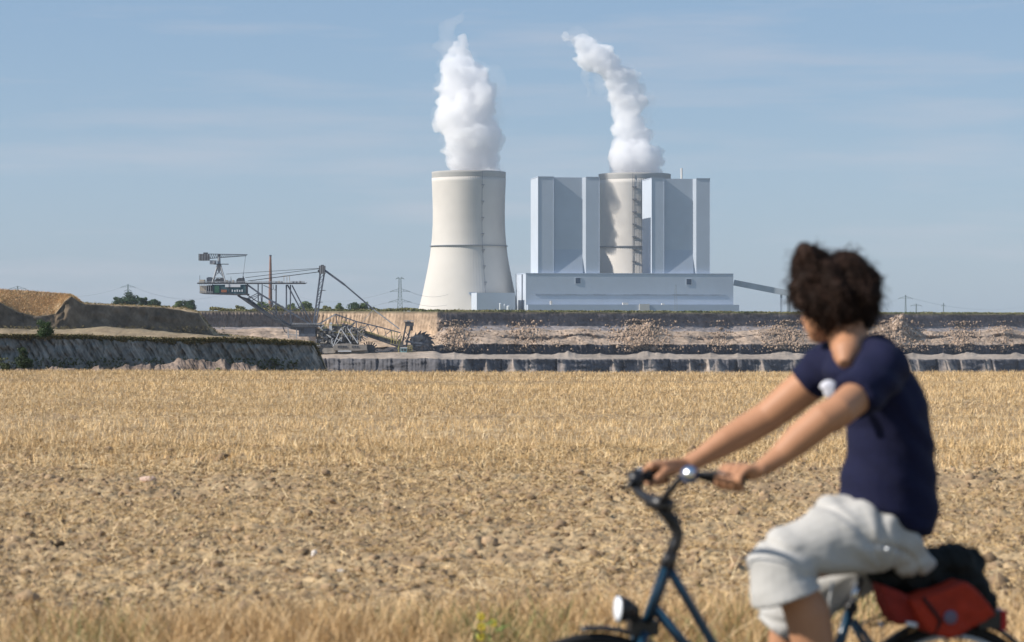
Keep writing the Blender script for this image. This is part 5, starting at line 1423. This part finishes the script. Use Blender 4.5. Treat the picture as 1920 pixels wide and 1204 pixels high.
tee = voxel_union('t_shirt', tm.v, tm.f, .0065, M_tee, person, 6, tee_disp)
# white chest print
lg = at(1559, 731, 7.365)
MBl = MB().ball((0,0,0), 1, 20, 12)
pr_ = mesh_obj('chest_print', [lg+Vector((v.x*.030, v.y*.012, v.z*.030)) + Vector((-.008 if v.z>0 else .004,0,0)) for v in MBl.v], MBl.f, mat('white_print', (.72,.72,.78), .8), tee, True)
# shorts
sm_ = MB()
sm_.tube([Pn(1690,975,7.55), Pn(1668,992,7.55), Pn(1640,1010,7.55)], [(.13,.17),(.145,.185),(.12,.15)], 22)
sm_.tube([Pn(1690,1012,7.50), Pn(1655,1004,7.48), Pn(1600,1008,7.45), Pn(1540,1022,7.42), Pn(1488,1044,7.39), Pn(1464,1068,7.38), Pn(1470,1094,7.38), Pn(1478,1119,7.38)],
        [(.07,.07),(.105,.110),(.112,.112),(.108,.103),(.100,.097),(.102,.102),(.114,.108),(.124,.112)], 24)
sm_.tube([Pn(1690,1020,7.60), Pn(1640,1024,7.65), Pn(1560,1088,7.69), Pn(1486,1146,7.70), Pn(1460,1184,7.70)], [.09,.11,.098,.088,.082], 20)
sm_.tube([Pn(1600,945,7.52), Pn(1580,975,7.50), Pn(1540,1000,7.46)], [.055,.085,.08], 16)
def sh_disp(co, nr):
    f = fbm(co[:,0]*6, co[:,2]*6+co[:,1]*5, 4, 71)*.016
    r1 = np.abs(np.mod((co[:,0]*.9+co[:,2]*.5)*7+fbm(co[:,0]*4,co[:,2]*4,3,72)*2.4, 1)-.5)*.015
    z = fbm((co[:,2]+co[:,0]*.3)*11+fbm(co[:,0]*3,co[:,2]*3,2,76)*3, (co[:,0]-co[:,2]*.2)*2.2+co[:,1]*2, 2, 74)
    z_ = fbm((co[:,0]+co[:,2]*.5)*3.6, (co[:,2]-co[:,0]*.4)*3.6+co[:,1]*1.5, 2, 74)
    z2 = fbm(co[:,0]*8, co[:,2]*8+co[:,1]*3, 2, 75)
    cr = np.exp(-(z/.07)**2)*.011
    cx_, cz_ = Pn(1655,1075,7.45).x, Pn(1655,1075,7.45).z
    dx, dz = co[:,0]-cx_, co[:,2]-cz_; rad = np.sqrt(dx*dx+dz*dz)
    ang = np.arctan2(dz, dx)
    w = np.sin(ang*11 + fbm(co[:,0]*5, co[:,2]*5, 2, 79)*9)
    rf = np.sign(w)*np.abs(w)**.7*.005*np.clip(rad/.16, .3, 1.2)
    return co + nr*(f-r1*.3+.006-cr+rf)[:, None]
shorts = voxel_union('shorts', sm_.v, sm_.f, .0065, M_short, person, 3, sh_disp)
bt('drawstring', [at(1561,1090,7.25), at(1555,1125,7.26), at(1556,1140,7.26)], .0035, M_short, shorts, 6)
bt('snap_button', [at(1664,1030,7.36), at(1664,1030,7.335)], .0075, M_alu, shorts, 10)
# shoes
for (a_, b_, c_, dY) in ((1540,1300,1322,7.40),(1530,1460,1486,7.67)):
    o = soft('shoe', [('t', [at(a_+8,b_+4,dY), at(a_-8,c_-2,dY), at(a_-52,c_+2,dY-.01), at(a_-92,c_+4,dY-.02)], [.046,.047,.044,.032]), ('t', [at(a_+10,c_+12,dY), at(a_-90,c_+14,dY-.02)], [.036,.034])], .005, M_shoe, person, 4)
# hair: a curly mass with separate locks
HB = [(1519,492,35,7.55),(1506,512,26,7.55),(1497,540,20,7.56),(1499,562,16,7.58),(1513,530,30,7.52),(1512,562,24,7.50),(1540,500,24,7.56),(1552,520,38,7.53),(1590,512,38,7.56),(1612,530,34,7.55),(1604,556,42,7.53),(1566,562,46,7.50),(1604,582,32,7.54),(1580,590,30,7.50),(1545,562,38,7.50),(1626,560,20,7.55),(1530,572,24,7.49),(1560,590,24,7.49),(1534,482,20,7.56),(1562,512,30,7.58),(1575,520,42,7.54),(1580,530,40,7.62),(1604,512,28,7.55),(1557,500,27,7.55),(1585,500,28,7.56),(1571,495,22,7.58),(1620,575,30,7.55),(1632,580,14,7.56),(1560,600,22,7.50),(1590,606,20,7.53),(1618,600,20,7.55),(1545,592,18,7.49),(1630,545,18,7.55),(1490,552,12,7.58),(1512,482,18,7.55),(1565,530,40,7.62),(1600,560,40,7.63)]
hm = MB()
for (x, y, r_, Yh) in HB: hm.ball(at(x, y, Yh), r_/600, 16, 10)
hair = voxel_union('hair', hm.v, hm.f, .006, M_hair, person, 9, lambda co, nr: co + nr*((fbm(co[:,0]*22+co[:,1]*11, co[:,2]*22-co[:,1]*9, 4, 88))*.040)[:, None])
nv = len(hair.data.vertices); co = np.empty(nv*3); hair.data.vertices.foreach_get('co', co); co = co.reshape(-1,3) + np.array(person.location)*0
nrm = np.empty(nv*3); hair.data.vertices.foreach_get('normal', nrm); nrm = nrm.reshape(-1,3)
Vc, Fcc, nb = [], [], 0
for q in RNG.choice(nv, 3400):
    p0 = co[q]; n0 = nrm[q]; a = RNG.normal(size=3); a = np.cross(n0, a); a /= np.linalg.norm(a)+1e-9; b_ = np.cross(n0, a)
    r_ = RNG.uniform(.005,.013); tw = RNG.rand()*6; L = RNG.uniform(.004,.018) if RNG.rand() < .85 else RNG.uniform(.02,.045); w = RNG.uniform(.0008,.0018)
    for k in range(8):
        t = k/7; th = tw+t*RNG.uniform(5.5,6.5)
        c = p0 + n0*(t*L-.003) + (a*math.cos(th)+b_*math.sin(th))*r_*(1-.3*t) + np.array((0,0,-.010))*t*t
        for j in range(3):
            g = j*2.094; Vc.append(c + (a*math.cos(g)+b_*math.sin(g)+n0*math.sin(g)*.5)*w)
        if k:
            for j in range(3): Fcc.append((nb+(k-1)*3+j, nb+(k-1)*3+(j+1)%3, nb+k*3+(j+1)%3, nb+k*3+j))
    nb += 24
cl = mesh_obj('curls', np.array(Vc), np.array(Fcc), M_hair, None, True); cl.parent = hair; cl.matrix_parent_inverse = Matrix.Identity(4); cl['kind'] = 'stuff'
